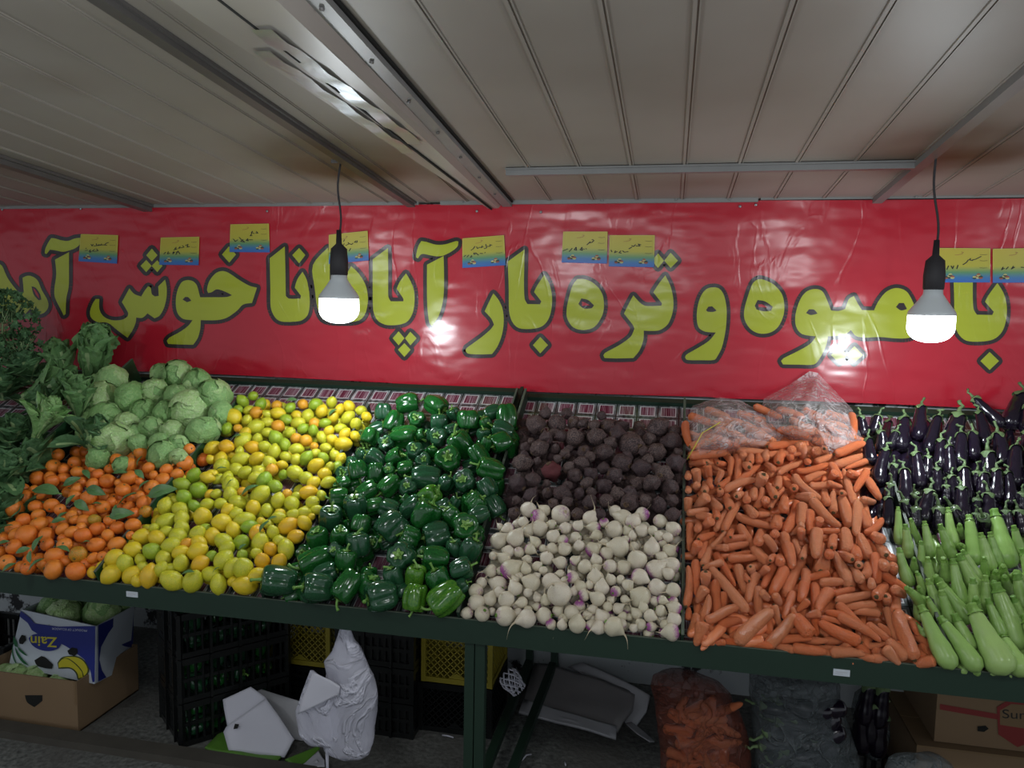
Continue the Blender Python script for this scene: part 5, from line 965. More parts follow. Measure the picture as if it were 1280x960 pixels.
# ---------------------------------------------------------------- romaine lettuces and herbs
def longleaf(L,W_,out,ruf,seed,n=28,k=7,cupf=1.0):
    """one upright leaf: starts at the origin along +z, bends outward along +x, cupped round the axis"""
    V=[];Fc=[];mi=[]; c=2*k+1
    for i in range(n+1):
        s=i/n; w_=W_*(.34+.66*min(1,(s*1.5))**1.2)*sqrt(max(.02,1-max(0,(s-.62)/.38)**2.2))
        cx=out*s*s*L; cz_=L*s*(1-.30*out*s)
        for j in range(-k,k+1):
            q=j/k; cup=cupf*w_*q*q*(1-.5*s*out); rf=ruf*w_*(abs(q)**1.5)*sin(s*21+q*4+seed)*(.2+.8*s)+.55*w_*nz3(s*7,q*2.2,0,1.6,seed)*(.15+abs(q))*s
            V.append((cx-cup+rf,q*w_*(1-.25*q*q*cupf),cz_+rf*.7+.04*nz3(q*3,s*2,1,2,seed)))
    for i in range(n):
        for j in range(c-1):
            a=i*c+j; Fc.append((a,a+1,a+c+1,a+c)); mi.append(1 if (abs(j-k+.5)<(1.1 if i<n*.35 else .6) and i<n*.8) or (i<2) else 0)
    return V,Fc,mi
def leafme(L,W_,out,ruf,seed,mats,cupf=1.0): V,Fc,mi=longleaf(L,W_,out,ruf,seed,28,7,cupf); return mesh('leaf',V,Fc,mats,True,mi)
RL=[leafme(1,.24+.04*(i%3),.02+.05*i,.16,i*3.1,[M['rom'],M['rib']],1.1-.1*i) for i in range(5)]
def romaine(name,base,ang,L,lab_,cat,nl=12,fan=.5,grp=None,tow=.15,Y=None,h=.10,leaves=RL,wd=1.0):
    a=Vector(onY(*base,Y)) if Y else Vector(onS(*base,h)); z=imgdir(ang,tow).normalized(); t=empty(name,a); tag(t,lab_,cat,grp)
    t.matrix_world=Matrix.Translation(a)@rot_to(z,rs.random()*6)
    for i in range(nl):
        an=i*2.4; r_=i/nl; sc=L*(1.0-.25*r_*rs.random()); c=bpy.data.objects.new('leaf',leaves[min(len(leaves)-1,int(r_*len(leaves)))]); COL.objects.link(c); c.parent=t
        c.matrix_local=Matrix.Rotation(an,4,'Z')@Matrix.Translation((.010*L*(1+i*.5),0,0))@Matrix.Rotation(fan*r_*rs.uniform(.6,1.2),4,'Y')@Matrix.Diagonal((sc*wd,sc*wd,sc,1))
    return t
g='leafy romaine lettuces at the left end of the stand'
romaine('romaine_lettuce',(114,484),76,.31,'tall romaine lettuce standing upright against the banner','romaine lettuce',12,.16,g,.25,3.06)
romaine('romaine_lettuce',(88,478),105,.22,'shorter romaine lettuce leaning beside the tall upright one','romaine lettuce',11,.28,g,.2,3.05)
romaine('romaine_lettuce',(30,500),22,.27,'romaine lettuce lying sideways with its pale cut end to the left','romaine lettuce',13,.25,g,.1,2.86)
romaine('romaine_lettuce',(44,548),60,.20,'romaine lettuce with pale ribs pointing down above the green divider','romaine lettuce',12,.3,g,.1,2.62,leaves=[leafme(1,.22,.05+.1*i,.25,i*3.3,[M['lett'],M['lett_p']],1.0) for i in range(4)])
romaine('romaine_lettuce',(98,525),80,.20,'dark romaine lettuce tucked between the round lettuces and lying ones','romaine lettuce',11,.4,g,.2,2.75)
SPL=[leafme(1,.34,.12+.15*i,.16,i*2.3,[M['herb'],M['rib']],.6) for i in range(4)]
g2='bunches of dark leafy greens at the far left'
for (b_,Y_,an_,lb,nl,f_) in (((38,478),2.98,95,'dark spinach bunch just under the banner left of the romaines',16,1.0),((4,500),2.9,80,'dark leafy bunch at the left picture edge below the parsley',14,.9),((14,560),2.62,70,'leafy bunch with pale ribs midway down the left edge',14,.9),((40,600),2.5,130,'curly leafy bunch resting above the green divider',14,1.0),((4,605),2.4,80,'lowest but one leafy bunch at the left edge',14,1.0),((22,655),2.36,110,'lowest leafy bunch beside the leftmost oranges',14,1.1),((70,580),2.6,140,'small drooping leafy bunch on the green divider',10,1.0),((-32,560),2.6,70,'leafy bunch partly cut off by the left edge of the picture',12,1.0),((-25,650),2.3,60,'leafy bunch at the bottom left corner of the stand',12,1.0),((70,520),2.8,120,'dark bunch lying between the two lying romaines',12,1.0),((110,560),2.62,60,'dark leaves drooping over the green divider near the round lettuces',9,1.1)):
    romaine('leafy_bunch',b_,an_,.155,lb,'leafy greens',nl,f_,g2,.25,Y_,0,SPL,1.1)
def parsley(c_,R_,lb,seed,n=260):
    rr=random.Random(seed); p=Vector(onY(*c_,3.0)); t=empty('parsley_bunch',p); tag(t,lb,'parsley','bunches of parsley hanging over the left end'); mb=MB()
    for i in range(n):
        d=Vector((rr.gauss(0,.6),rr.gauss(0,.5),rr.gauss(0,.8))); d=d*(1/max(1,d.length)) ; q=d*R_; s=rr.uniform(.012,.024); ax=Vector((rr.gauss(0,1),rr.gauss(0,1),rr.gauss(0,1))).normalized(); u=ax.orthogonal().normalized(); v=ax.cross(u)
        V=[q]; 
        for k in range(10): a=2*pi*k/10; w_=s*(1.0 if k%2 else .55); V.append(q+(u*cos(a)+v*sin(a))*w_+ax*s*.25*sin(k*2.))
        mb.add(V,[(0,1+k,1+(k+1)%10) for k in range(10)])
    o=link('foliage',mb.mesh('foliage',M['herb']),t); mb=MB()
    for i in range(26): a=rr.uniform(-1,1); mb.tube([(0,0,-R_*1.1),(a*R_*.3,rr.uniform(-.2,.2)*R_,0),(a*R_*.7,rr.uniform(-.5,.5)*R_,R_*rr.uniform(.3,.9))],[.002,.0016,.001],5)
    link('stems',mb.mesh('stems',M['rib']),t)
parsley((2,404),.15,'parsley bunch at the left edge in front of the banner',1,420)
parsley((22,440),.10,'smaller parsley sprig hanging below the big bunch over the banner',2,160)
parsley((-15,450),.14,'parsley bunch mostly cut off by the left edge',3,200)
# ---------------------------------------------------------------- under the stand
def plane3(a,b,c):
    a,b,c=map(Vector,(a,b,c)); n=(b-a).cross(c-a).normalized(); 
    if n.dot(Vector(CF))>0: n=-n
    return a,n
def onP(u,v,P,n): d=ray(u,v); n=np.array(n); return CAMP+d*(((np.array(P)-CAMP)@n)/(d@n))
def pslab(name,poly,P,n,th,mat,parent=None,wob=.004,off=0):
    pts=[Vector(onP(u,v,P,n))+n*off for u,v in poly]; N_=len(pts); q=[]
    for i in range(N_):
        for t in (0,.33,.66): q.append(pts[i].lerp(pts[(i+1)%N_],t))
    c=sum(q,Vector())/len(q); V=[];Fc=[]; nr=6; M_=len(q)
    for side in (0,1):
        V.append(c-n*th*side)
        for j in range(1,nr+1):
            for p in q: 
                x=c.lerp(p,j/nr); V.append(x+n*(wob*nz3(x.x,x.y,x.z,9,3)-th*side))
    S0=1+nr*M_
    for side in (0,1):
        o=side*S0
        for i in range(M_):
            f=(o,o+1+i,o+1+(i+1)%M_); Fc.append(f if side==0 else f[::-1])
            for j in range(nr-1):
                a=o+1+j*M_+i; b=o+1+j*M_+(i+1)%M_; f=(a,a+M_,b+M_,b); Fc.append(f if side==0 else f[::-1])
    for i in range(M_): a=1+(nr-1)*M_+i; b=1+(nr-1)*M_+(i+1)%M_; Fc.append((a,a+S0,b+S0,b))
    org=Vector(c) if parent is None else Vector(parent.location)
    o=link(name,mesh(name,[v-org for v in V],Fc,mat),parent)
    if parent is None: o.location=org
    return o
def openbox(mb,o,ex,ey,ez,th,m=0,mi=1):
    o,ex,ey,ez=map(Vector,(o,ex,ey,ez)); X,Y,Z_=ex.normalized()*th,ey.normalized()*th,ez.normalized()*th
    def hx(a,u,v,w_,m): mb.hexa([a,a+u,a+u+v,a+v,a+w_,a+u+w_,a+u+v+w_,a+v+w_],m)
    hx(o,ex,Y,ez,m); hx(o+ey-Y,ex,Y,ez,m); hx(o+Y,X,ey-Y*2,ez,m); hx(o+ex-X+Y,X,ey-Y*2,ez,m); hx(o,ex,ey,Z_,m)
def put_lettuce(p,r,label,grp,pale=True,k=0):
    P=LI[4+k%2] if pale else LI[k%4]; Mx=Matrix.Translation(Vector(p))@rot_to((rs.gauss(0,1),-.6,rs.gauss(0,.6)),rs.random()*6)@Matrix.Diagonal((r,r,r,1))
    return place('lettuce',P,Mx,label,'lettuce',grp)
# brown carton on the floor, bottom left
P=onZ(98,916,0); hB=onY(98,853,P[1])[2]; wB=.46; dB=.34
t=empty('cardboard_box',(P[0]-wB/2,P[1]+dB/2,0)); tag(t,'brown open cardboard box with a triangular hand hole on the floor at bottom left','box')
L0=Vector(t.location)
mb=MB(); openbox(mb,Vector((P[0]-wB,P[1],0))-L0,(wB,0,0),(0,dB,0),(0,0,hB),.006); mb.build('carton',M['card'],t)
hole=MB(); yb=P[1]-.0015
fillpoly(hole,[[(p.x,p.y) for p in smoothpoly([(*q,0) for q in [(31,869),(53,869),(53,876),(43,884),(34,878)]])]],0,lambda u,v,o:Vector(onY(u,v,yb))-L0); link('hand_hole',mesh('hand_hole',hole.V,hole.F,M['dark'],False),t)
mb=MB(); mb.box((P[0]-L0.x-.012,P[1]-L0.y-.002,hB*.55),(P[0]-L0.x-.004,P[1]-L0.y-.0005,hB)); mb.build('torn_seam',M['card_in'],t)
for k,(u,v,r) in enumerate(((22,846,.055),(42,848,.05),(74,856,.045),(4,846,.05))):
    p=onY(u,v,P[1]+.09); put_lettuce(p,r,'pale lettuce in the brown carton, '+('leftmost','second from left','third from left, under the banana box','rightmost')[(1,2,3,0)[k]],'lettuces in the brown carton',True,k)
# blue and white banana box, tilted, standing on the carton
yF=2.46
c00=Vector(onY(11,832,yF+.06)); c10=Vector(onY(118,855,yF)); c11=Vector(onY(120.5,783,yF+.01)); c01=Vector(onY(27,762,yF+.09)); _n=(c10-c00).cross(c11-c00); _d=Vector(ray(27,762)); c01=Vector(CAMP)+_d*((c00-Vector(CAMP)).dot(_n)/_d.dot(_n))
r10=Vector(onY(161,833,yF+.26)); r11=Vector(onY(168,757,yF+.28)); e1=r10-c10; e2=r11-c11
t=empty('banana_box',c10); tag(t,'blue and white banana box with upside-down lettering, tilted on the brown carton','box')
o0=Vector(c10)
def quadface(a,b,c,d,th):
    n=(b-a).cross(d-a).normalized()*th; return [a,b,c,d,a+n,b+n,c+n,d+n]
mb=MB(); Q=lambda *p: [Vector(x)-o0 for x in p]
for (a,b,c,d) in ((c00,c10,c11,c01),(c10,c10+e1,c11+e2,c11),(c00+e1,c00,c01,c01+e2),(c10+e1,c00+e1,c01+e2,c11+e2),(c00,c00+e1,c10+e1,c10)):
    A_=quadface(*Q(a,b,c,d),-.005); mb.hexa([A_[0],A_[1],A_[5],A_[4],A_[3],A_[2],A_[6],A_[7]])
mb.build('carton',M['box_white'],t)
nf=(c10-c00).cross(c01-c00).normalized(); 
if nf.y>0: nf=-nf
def face(x,y,off): # x,y in crop pixels of the front
    P_=c00; u,v=x/7.53,745+y/7.53; 
    # two triangles of the slightly bent front
    d=Vector(ray(u,v)); n=nf; s=(Vector(P_)-Vector(CAMP)).dot(n)/d.dot(n); return Vector(CAMP)+d*s+nf*(off+.004)-o0
def printed(nm,poly,mat,off,sm=True,f=face):
    b=MB(); q=[(p.x,p.y) for p in smoothpoly([(*p,0) for p in poly])] if sm else poly; fillpoly(b,[q],off,f); return link(nm,mesh(nm,b.V,b.F,mat,False),t)
printed('blue_panel',[(203,135),(290,200),(335,255),(560,285),(905,280),(900,800),(880,810),(860,700),(800,590),(720,530),(640,475),(575,440),(480,370),(360,350),(310,320),(270,250),(195,190)],M['box_blue'],.0005,False)
printed('blue_oval',[(280,395),(320,360),(400,350),(500,370),(575,410),(585,450),(550,495),(470,515),(380,500),(310,455)],M['box_blue'],.0008)
printed('printed_banana',[(550,625),(590,575),(660,560),(740,565),(800,600),(845,670),(840,720),(800,770),(770,785),(740,780),(720,720),(670,680),(600,680),(560,680)],M['ban_line'],.0008)
printed('printed_banana',[(560,630),(600,590),(650,590),(720,640),(780,710),(790,760),(750,770),(735,715),(680,670),(600,665),(565,670)],M['ban'],.0011)
printed('printed_banana',[(600,580),(660,568),(740,575),(795,610),(832,670),(830,715),(800,750),(785,700),(730,635),(660,585)],M['ban'],.0012)
for pl in ([(140,370),(165,420),(180,480),(150,470),(135,430)],[(175,470),(230,520),(270,560),(240,550),(190,510)],[(150,470),(200,560),(280,650),(220,620),(165,540)],[(130,450),(140,560),(185,665),(140,600),(122,520)]): printed('printed_leaf',pl,M['print_green'],.0008)
for pl in ([(190,410),(215,362),(245,370),(255,410),(225,450),(195,445)],[(335,600),(400,560),(440,575),(510,640),(500,680),(440,675),(360,650)],[(645,510),(690,478),(740,490),(745,530),(710,560),(660,545)]): printed('hand_hole',pl,M['dark'],.0014)
def txt(nm,s,cx,cy,hpx,wpx,mat,off,f,par,rot=True,bold=0):
    cu=bpy.data.curves.new('t','FONT'); cu.body=s; cu.align_x='CENTER'; cu.align_y='CENTER'; cu.offset=bold; ob=bpy.data.objects.new('t',cu); COL.objects.link(ob); bpy.context.view_layer.update()
    me=bpy.data.meshes.new_from_object(ob.evaluated_get(bpy.context.evaluated_depsgraph_get())); COL.objects.unlink(ob); bpy.data.objects.remove(ob)
    xs=[v.co.x for v in me.vertices]; ys=[v.co.y for v in me.vertices]; w_=max(xs)-min(xs); h_=max(ys)-min(ys); mx=(max(xs)+min(xs))/2; my=(max(ys)+min(ys))/2; sg=-1 if rot else 1
    for v in me.vertices: x,y=(v.co.x-mx)/w_*wpx*sg,(v.co.y-my)/h_*hpx*-sg; v.co=f(cx+x,cy+y+x*.06,off)
    me.materials.clear(); me.materials.append(mat); return link(nm,me,par)
M['ink_y']=simple('yellow_print',srgb(200,190,50),.5,.05,5)
txt('brand_lettering','Zain',425,425,95,250,M['ink_y'],.0016,face,t,True,.015)
txt('origin_lettering','PRODUCT OF ECUADOR',665,312,20,330,M['txt_w'],.0016,face,t)
# printed side panel
ns=e1.cross(c11-c10).normalized(); 
if ns.x<0: ns=-ns
def sface(x,y,off):
    u,v=x/7.53,745+y/7.53; d=Vector(ray(u,v)); s=(Vector(c10)-Vector(CAMP)).dot(ns)/d.dot(ns); return Vector(CAMP)+d*s+ns*(off+.004)-o0
printed('side_blue_panel',[(915,275),(1150,165),(1170,190),(1090,240),(1010,350),(940,480),(925,600),(950,700),(990,765),(915,805)],M['box_blue'],.0006,False,sface)
printed('side_blue_panel',[(1180,190),(1250,150),(1240,480),(1170,475),(1100,440),(1085,360),(1110,260)],M['box_blue'],.0006,True,sface)
cen=(c01+c11)/2+(e2)/2
for k,(dx,dy,dz,r,l_) in enumerate(((-.02,-.06,-.01,.075,'large pale lettuce in front in the banana box'),(-.12,.0,-.01,.065,'lettuce at the left in the banana box'),(.10,.0,.0,.065,'lettuce at the right in the banana box'),(.0,.09,.02,.07,'lettuce at the back of the banana box'),(.13,.10,.02,.05,'small lettuce in the far right corner of the banana box'))):
    put_lettuce(cen+Vector((dx,dy,dz-.01)),r,l_,'lettuces in the banana box',k in (0,),k)
# crates
def crate(name,o,ex,ey,h,mat,style,label,cat,grp):
    """o: near corner on its floor; ex, ey: edge vectors; style 'slat' or 'diamond'"""
    o,ex,ey=Vector(o),Vector(ex),Vector(ey); t=empty(name,o+ex/2+ey/2); tag(t,label,cat,grp); b=Vector(t.location); o=o-b; up=Vector((0,0,1))
    rim=MB(); W4=[(o,ex),(o+ex,ey),(o+ex+ey,-ex),(o+ey,-ey)]
    for z,hh in ((h-.012,.024),(.01,.02)):
        for a,e in W4: rim.bar(a+up*z,a+e+up*z,.014,hh)
    for a,e in W4: rim.bar(a,a+up*h,.018,.018,(1,0,0))
    rim.build('frame',mat,t)
    for a,e in W4:
        mb=MB(); L=e.length; d=e.normalized()
        if style=='slat':
            n=max(3,int(L/.026))
            for i in range(1,n): 
                if i%4: mb.bar(a+e*i/n,a+e*i/n+up*h,.007,.009,(1,0,0))
                else: mb.bar(a+e*i/n,a+e*i/n+up*h,.009,.03,d.cross(up))
            mb.bar(a+up*h*.5,a+e+up*h*.5,.008,.014)
        else:
            s_=.026; n=int((L+h)/s_)
            for i in range(1,n+1):
                x=i*s_
                for sg in (0,1):
                    x0,z0=(x,0) if x<=L else (L,x-L); x1,z1=(x-h,h) if x-h>=0 else (0,x)
                    if sg: x0,x1=L-x0,L-x1
                    if abs(z1-z0)>.004: mb.bar(a+d*x0+up*z0,a+d*x1+up*z1,.0035,.0035,d.cross(up))
            mb.add([a+d*L*.5+up*h*.22+d.cross(up)*.003,a+d*(L*.5-.035)+up*.02+d.cross(up)*.003,a+d*(L*.5+.035)+up*.02+d.cross(up)*.003],[(0,1,2)])
        mb.build('side_grille',mat,t)
    mb=MB(); mb.hexa([o,o+ex,o+ex+ey,o+ey]+[p+up*.006 for p in (o,o+ex,o+ex+ey,o+ey)]); mb.build('bottom',mat,t)
    return t
P=Vector(onZ(228,934,0)); ex=Vector((cos(radians(48)),sin(radians(48)),0))*.40; ey=Vector((-cos(radians(40)),sin(radians(40)),0))*.27
lv=('bottom','middle','top')
ztop=onY(228,768,P.y)[2]; hc=ztop/3
for k in range(3):
    crate('plastic_crate',P+Vector((0,0,k*hc)),ex,ey,hc-.004,M['black_pl'],'slat',f'{lv[k]} crate of the black stack full of green peppers, left of the white foam sheets','crate','black crates full of peppers')
    pts=[(.12,.12),(.32,.12),(.52,.12),(.74,.12),(.12,.42),(.12,.72),(.4,.45),(.65,.45),(.5,.75),(.85,.4)]
    for i,(a,b) in enumerate(pts):
        for lyr in ((0,1) if i<6 else (1,)):
            r=.038+.004*rs.random(); bd,stm=rs.choice(PMs['d']+PMs['n']); c=P+ex*(a+.04)+ey*(b+.06)+Vector((0,0,k*hc+.045+lyr*.085*hc/.18)); 
            c.z=min(c.z,k*hc+hc-.035 if k<2 else k*hc+hc+.0)
            place('bell_pepper',[('bell_pepper',bd),('stem',stm)],Matrix.Translation(c)@rot_to((rs.gauss(0,1),rs.gauss(0,1),rs.gauss(0,1)))@Matrix.Diagonal((r,r,r,1)),f'dark green pepper packed inside the {lv[k]} black crate','bell pepper',f'peppers packed in the {lv[k]} black crate')
# first yellow crate on black ones
Y1=2.78; a=onY(341,826,Y1); b=onY(411,826,Y1); zt=onY(341,767,Y1)[2]; zb=a[2]; w1=b[0]-a[0]
crate('plastic_crate',(a[0],Y1,zb),(w1,0,0),(0,.24,0),zt-zb,M['yellow_pl'],'diamond','yellow mesh crate left of the hanging white bag','crate','yellow mesh crates under the stand')
for k in range(2): crate('plastic_crate',(a[0]-.02,Y1-.0,zb/2*k),(w1+.04,0,0),(0,.26,0),zb/2-.004,M['black_pl'],'slat',('lower' if k==0 else 'upper')+' black crate under the yellow mesh crate left of the hanging bag','crate','black crates carrying the yellow ones')
P=onZ(579,918,0); Y2=P[1]; a=onY(530,850,Y2); b=onY(613,850,Y2); zb=a[2]; zt=onY(530,790,Y2)[2]; w2=b[0]-a[0]
crate('plastic_crate',(a[0],Y2,zb),(w2,0,0),(0,.26,0),zt-zb,M['yellow_pl'],'diamond','yellow mesh crate behind the green front leg','crate','yellow mesh crates under the stand')
crate('plastic_crate',(a[0]-.01,Y2,0),(w2+.01,0,0),(0,.27,0),zb-.004,M['black_pl'],'diamond','black mesh crate on the floor under the yellow crate at the front leg','crate','black crates carrying the yellow ones')
P=onZ(470,921,0); b=onY(522,921,P[1]); h3=(onY(470,790,P[1])[2])/3; w3=.30
for k in range(3):
    o_=crate('plastic_crate',(b[0]-w3-.03,P[1]+.02,k*h3),(w3,0,0),(0,.26,0),h3-.004,M['black_pl'],'slat',f'{lv[k]} black crate of the stack behind the hanging white bag','crate','black crates behind the hanging bag')
    mb=MB(); q=Vector((b[0]-w3-.03,P[1]+.026,k*h3))-Vector(o_.location); mb.box((q.x+.01,q.y,q.z+.01),(q.x+w3-.01,q.y+.006,q.z+h3*.8)); mb.build('front_panel',M['black_pl'],o_)
# foam sheets, lime sheet, grey board
fa=onZ(285,940,.012); fb=onZ(356,948,.012); ft=onY(312,857,fa[1]+.13); P_,n_=plane3(fa,fb,ft)
t1=pslab('foam_sheet',[(277,874),(312,858),(333,873),(282,909)],P_,n_,.010,M['foam'],None,.012,-.012); tag(t1,'smaller white foam sheet tucked behind the big one by the black crates','foam sheet')
t2=pslab('foam_sheet',[(283,908),(333,873),(345,890),(368,924),(356,947),(287,939),(279,915)],P_,n_,.010,M['foam'],None,.012,.004); tag(t2,'big white foam sheet leaning at the front by the black crates','foam sheet')
pd=pslab('dirt_spot',[(296,905),(301,906),(299,911),(294,912)],P_,n_,.001,M['dark'],t2,.0,.016)
P0=Vector((0,0,.018)); up=Vector((0,0,1))
tag(pslab('plastic_sheet',[(256,935),(272,916),(284,907),(300,925),(345,938),(352,946),(345,953),(300,944)],P0,up,.008,M['lime_sheet'],None,.01),'lime green plastic sheet lying under the white foam sheets','plastic sheet')
tag(pslab('plastic_sheet',[(356,950),(385,938),(400,932),(398,944),(372,956)],P0,up,.006,M['lime_sheet'],None,.01),'small green plastic scrap right of the foam sheets','plastic sheet')
P_,n_=plane3(onZ(375,925,.01),onZ(330,918,.01),onY(330,860,2.62))
tag(pslab('grey_board',[(316,858),(340,866),(376,877),(382,905),(378,926),(350,922),(335,890)],P_,n_,.008,M['grey_pl'],None,.006),'dull grey board leaning behind the white foam sheets','board')
tag(pslab('plastic_sheet',[(374,957),(398,936),(406,950),(406,958)],Vector((0,0,.03)),up,.004,M['foam'],None,.02),'white plastic scrap on the floor below the hanging bag','plastic sheet')
# rows: (v, uL, uR) -> closed bag surface around the line of sight
def bagmesh(name,rws,Y,depthf,mat,label,cat,seed,cr=.02,parent=None,nsub=3,n=40):
    R_=[]; 
    for (a,b) in zip(rws,rws[1:]):
        for k in range(nsub): t=k/nsub; R_.append([a[j]*(1-t)+b[j]*t for j in range(3)])
    R_.append(rws[-1]); V=[];Fc=[]
    for (v,l,r) in R_:
        pl,pr=Vector(onY(l,v,Y)),Vector(onY(r,v,Y)); c=(pl+pr)/2; a=(pr.x-pl.x)/2
        for k in range(n):
            an=2*pi*k/n; x=c+Vector((a*cos(an),a*depthf*sin(an),0)); w_=cr*min(1,a/.05)*(nz3(x.x,x.y,x.z*.6,8,seed)+.8*(.35-abs(nz3(x.x*1.3,x.y,x.z*.5,13,seed+5)))); d=Vector((cos(an),sin(an),0)); x=x+d*w_+Vector((0,0,cr*.4*nz3(x.x,x.y,x.z,14,seed+9))); x.z=max(x.z,.004); V.append(x)
    m_=len(R_)
    for i in range(m_-1):
        for k in range(n): Fc.append((i*n+k,(i+1)*n+k,(i+1)*n+(k+1)%n,i*n+(k+1)%n))
    Fc.append(tuple(range(n))); Fc.append(tuple((m_-1)*n+k for k in range(n-1,-1,-1)))
    org=Vector(onY((rws[-1][1]+rws[-1][2])/2,rws[-1][0],Y)) if parent is None else Vector(parent.location)
    o=link(name,mesh(name,[v-org for v in V],Fc,mat),parent)
    if parent is None: o.location=org; tag(o,label,cat)
    return o
YB=D0+.045
wb=bagmesh('plastic_bag',[(771,430,433),(785,426,437),(800,421,442),(815,416,453),(828,407,459),(842,411,465),(865,408,470),(885,404,470),(905,402,467),(925,403,466),(940,408,462),(947,420,452)],YB+.02,.55,M['bag'],'milky white plastic bag hanging from the front of the stand','plastic bag',3,.012)
bagmesh('bag_lobe',[(838,388,392),(850,384,408),(870,377,418),(890,371,422),(905,374,424),(920,377,424),(931,386,420)],YB-.01,.35,M['bag'],None,None,8,.010,wb)
bagmesh('bag_tail',[(915,405,412),(930,406,411),(950,407,411),(968,408,411)],YB-.01,.5,M['bag'],None,None,9,.002,wb,3,10)
P_,n_=plane3(onY(392,840,YB-.03),onY(371,892,YB-.05),onY(428,865,YB-.05))
pslab('folded_flap',[(391,840),(413,850),(425,858),(423,868),(400,880),(372,893),(380,868)],P_,n_,.003,M['foam'],wb,.012)
# folded tarpaulins against the wall
P_,n_=plane3(onZ(770,925,.02),onZ(700,904,.02),onY(670,829,3.2))
ta=pslab('folded_tarpaulin',[(668,829),(700,834),(755,850),(794,867),(790,885),(772,912),(712,895),(655,880)],P_,n_,.02,M['grey_pl2'],None,.02); tag(ta,'grey folded tarpaulin lying against the wall behind the front leg','tarpaulin')
pslab('folded_edge',[(655,878),(712,893),(771,911),(770,925),(735,914),(700,904),(649,893)],P_,n_,.012,M['grey_pl'],ta,.01,.012)
P_,n_=plane3(onY(780,905,2.95),onY(805,885,2.98),onY(728,829,3.22))
tag(pslab('folded_tarpaulin',[(709,833),(728,828),(770,846),(811,868),(806,888),(789,912),(782,905),(794,868),(750,848)],P_,n_,.012,M['grey_pl'],None,.015),'smaller grey tarpaulin sticking out behind the big folded one','tarpaulin')
P_,n_=plane3(onZ(790,905,.01),onZ(815,928,.01),onZ(785,915,.03))
tag(pslab('grey_strap',[(782,905),(789,904),(803,915),(818,928),(812,928),(796,918)],P_,n_,.004,M['grey_pl'],None,.004),'thin grey strip on the floor by the orange sack','strap')
# foam net sleeve hanging at the leg
mb=MB(); c=Vector(onY(641,853,2.62)); ax=Vector((.75,-.45,-.5)).normalized(); q=Vector((0,0,1)).rotation_difference(ax); R_=.032
for sg in (1,-1):
    for k in range(9):
        pts=[]
        for i in range(9): s=i/8; a_=2*pi*k/9+sg*s*1.6; rr_=R_*(1+.15*sin(s*5)); pts.append(q@Vector((rr_*cos(a_),rr_*sin(a_),(s-.5)*.075)))
        mb.tube(pts,.0028,5)
o=mb.build('foam_net_sleeve',M['foam'],None,True); o.location=c; tag(o,'small white foam fruit net caught on the rail behind the front leg','foam net')
for (pts,lb,nm) in (([(637,955),(648,948),(652,951),(658,945),(664,943)],'curled scrap of white string on the floor right of the front leg','string'),([(553,919),(560,921),(567,922)],'tiny white string by the black mesh crate','string'),([(706,952),(707,958)],'short white straw on the floor below the tarpaulin','string')):
    mb=MB(); q=[Vector(onZ(u,v,.006)) for u,v in pts]; c=q[0]; mb.tube([p-c+Vector((0,0,.004*(i%2))) for i,p in enumerate(q)],.003,6); o=mb.build(nm,M['foam'],None,True); o.location=c; tag(o,lb,'string')
# sacks on the right
def sack(rws,Y,df,mat,label,seed,cr): return bagmesh('produce_sack',rws,Y,df,mat,label,'sack',seed,cr,None,3,48)
s1=sack([(843,826,880),(850,815,898),(862,812,910),(885,817,926),(910,820,934),(935,822,937),(960,824,938),(990,826,936),(1004,835,925)],2.43,.55,M['sack'],'clear reddish sack of carrots on the floor under the turnips',21,.014)
its=[]
for v in range(884,985,15):
    for u in range(851,912,14): its.append((u+rs.uniform(-4,4),v+rs.uniform(-3,3)))
for k,(u,v) in enumerate(its):
    half=48; xx=(u-878)/55; dy=.55*.15*sqrt(max(0,1-xx*xx)); p=Vector(onY(u,v,2.43-dy*.35)); 
    if p.z<.05: continue
    an=radians(rs.uniform(40,110)) if k%3==0 else radians(rs.uniform(-30,50)); d=Vector((cos(an),.15*rs.uniform(-1,1),sin(an))).normalized(); R3=axes(d); asp=rs.choice((4.5,6.0)); bd,cr_=rs.choice(CMs[asp]); L=.095; r=.0165
    k_=k; place('carrot',[('carrot',bd),('crown',cr_)],Matrix.Translation(p-d*L/2)@R3.to_4x4()@Matrix.Diagonal((L/asp,r,r,1)),'carrot pressed against the inside of the clear reddish sack','carrot','carrots inside the floor sack')
s2=sack([(842,945,1040),(850,936,1052),(870,934,1056),(895,938,1062),(920,940,1068),(950,944,1074),(985,950,1078),(1010,960,1068)],2.45,.6,M['sack_d'],'bulging dark grey plastic sack of aubergines between the carrot sack and small bag',31,.02)
k=0
for v in range(884,990,21):
    for u in range(975,1036,19):
        xx=(u-1002)/62; dy=.6*.18*sqrt(max(0,1-xx*xx)); p=Vector(onY(u+rs.uniform(-4,4),v+rs.uniform(-5,5),2.45-dy*.42)); 
        if p.z<.06: continue
        an=radians(rs.uniform(-40,60)); d=Vector((cos(an),.2*rs.uniform(-1,1),sin(an))).normalized(); R3=axes(d); asp=4.0; ms=rs.choice(EMs[asp]); L=.12; r=.027
        place('eggplant',list(zip(('eggplant','calyx','stem'),ms)),Matrix.Translation(p-d*L/2)@R3.to_4x4()@Matrix.Diagonal((L/asp,r,r,1)),'dark eggplant packed inside the bulging grey sack','eggplant','eggplants inside the grey sack')
s3=sack([(858,1078,1100),(868,1068,1108),(890,1066,1112),(915,1070,1112),(938,1076,1108),(948,1084,1100)],2.62,.6,M['sack_d'],'small dark bag with eggplants between the grey sack and the cardboard boxes',41,.010)
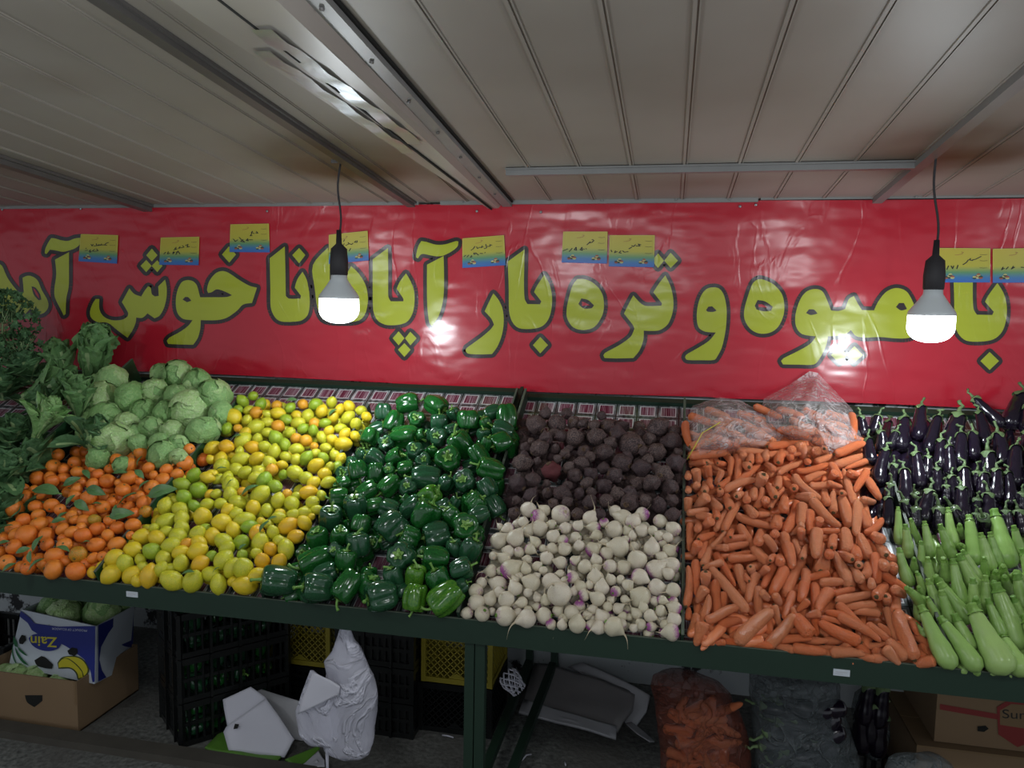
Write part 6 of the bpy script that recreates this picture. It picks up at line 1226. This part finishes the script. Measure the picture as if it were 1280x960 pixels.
for k,(u,v) in enumerate(((1082,880),(1100,884),(1090,905),(1078,915),(1100,920))):
    p=Vector(onY(u,v,2.60)); d=Vector((.15*rs.uniform(-1,1),0,-1)).normalized(); R3=axes(d); ms=rs.choice(EMs[4.0]); L=.15; r=.03
    place('eggplant',list(zip(('eggplant','calyx','stem'),ms)),Matrix.Translation(p-d*L/2)@R3.to_4x4()@Matrix.Diagonal((L/4,r,r,1)),'dark eggplant showing through the small bag by the boxes','eggplant','eggplants inside the small bag')
zb=onY(1100,948,2.62)[2]
crate('plastic_crate',(onY(1066,948,2.5)[0],2.5,0),(.26,0,0),(0,.3,0),max(zb-.004,.05),M['black_pl'],'slat','low black crate carrying the small bag of eggplants','crate','black crates at the right')
# cardboard boxes at the right
def carton(P,w_,d_,h,label):
    t=empty('cardboard_box',(P[0]+w_/2,P[1]+d_/2,P[2])); tag(t,label,'box'); l=Vector(t.location)
    mb=MB(); a=Vector(P)-l; mb.box(a,a+Vector((w_,d_,h))); b=mb.build('carton',M['card'],t)
    mb=MB(); mb.box((a.x-.0,a.y-.001,h-.004),(a.x+w_,a.y+d_*.5-.002,h+.003)); mb.box((a.x,a.y+d_*.5+.002,h-.004),(a.x+w_,a.y+d_,h+.003)); mb.build('lid_flap',M['card_in'],t); return t
YC=2.52; a=onY(1146,932,YC); cB=carton((a[0],YC,0),.55,.36,a[2],'lower brown cardboard box at the right end of the floor')
a2=onY(1172,866,YC+.03); hA=a2[2]-a[2]-.006; cA=carton((a2[0],YC+.03,a[2]+.006),.52,.33,hA,'upper cardboard box with a red stripe and badge at the right')
lA=Vector(cA.location)
fA=lambda u,v,o: Vector(onY(u,v,YC+.028-o))-lA
for nm,pl,mt,of in (('red_stripe',[(1175,880),(1250,893),(1250,900),(1175,887)],M['red_band'],0),('badge',[(1246,884),(1262,874),(1290,876),(1300,900),(1296,925),(1272,934),(1248,918)],M['red_band'],.0004),('badge_panel',[(1250,888),(1264,880),(1290,882),(1296,900),(1290,912),(1250,906)],M['card_in'],.0008),('hand_hole',[(1222,908),(1232,907),(1236,911),(1230,915),(1222,914)],M['dark'],.0004)):
    b=MB(); fillpoly(b,[pl],of,fA); link(nm,mesh(nm,b.V,b.F,mt,False),cA)
txt('badge_lettering','Sun',1268,893,11,30,M['text_blk'],.0012,fA,cA,False)
tag(bagmesh('crumpled_bag',[(944,1125,1175),(952,1112,1190),(965,1108,1196),(990,1112,1192)],2.3,.5,M['sack_d'],'x','x',51,.02),'crumpled grey plastic bag on the floor in front of the cardboard boxes','plastic bag')
crate('plastic_crate',(-3.05,2.55,0),(.42,0,0),(0,.3,0),.22,M['black_pl'],'slat','black crate partly seen behind the boxes at the far left','crate','black crates at the far left')
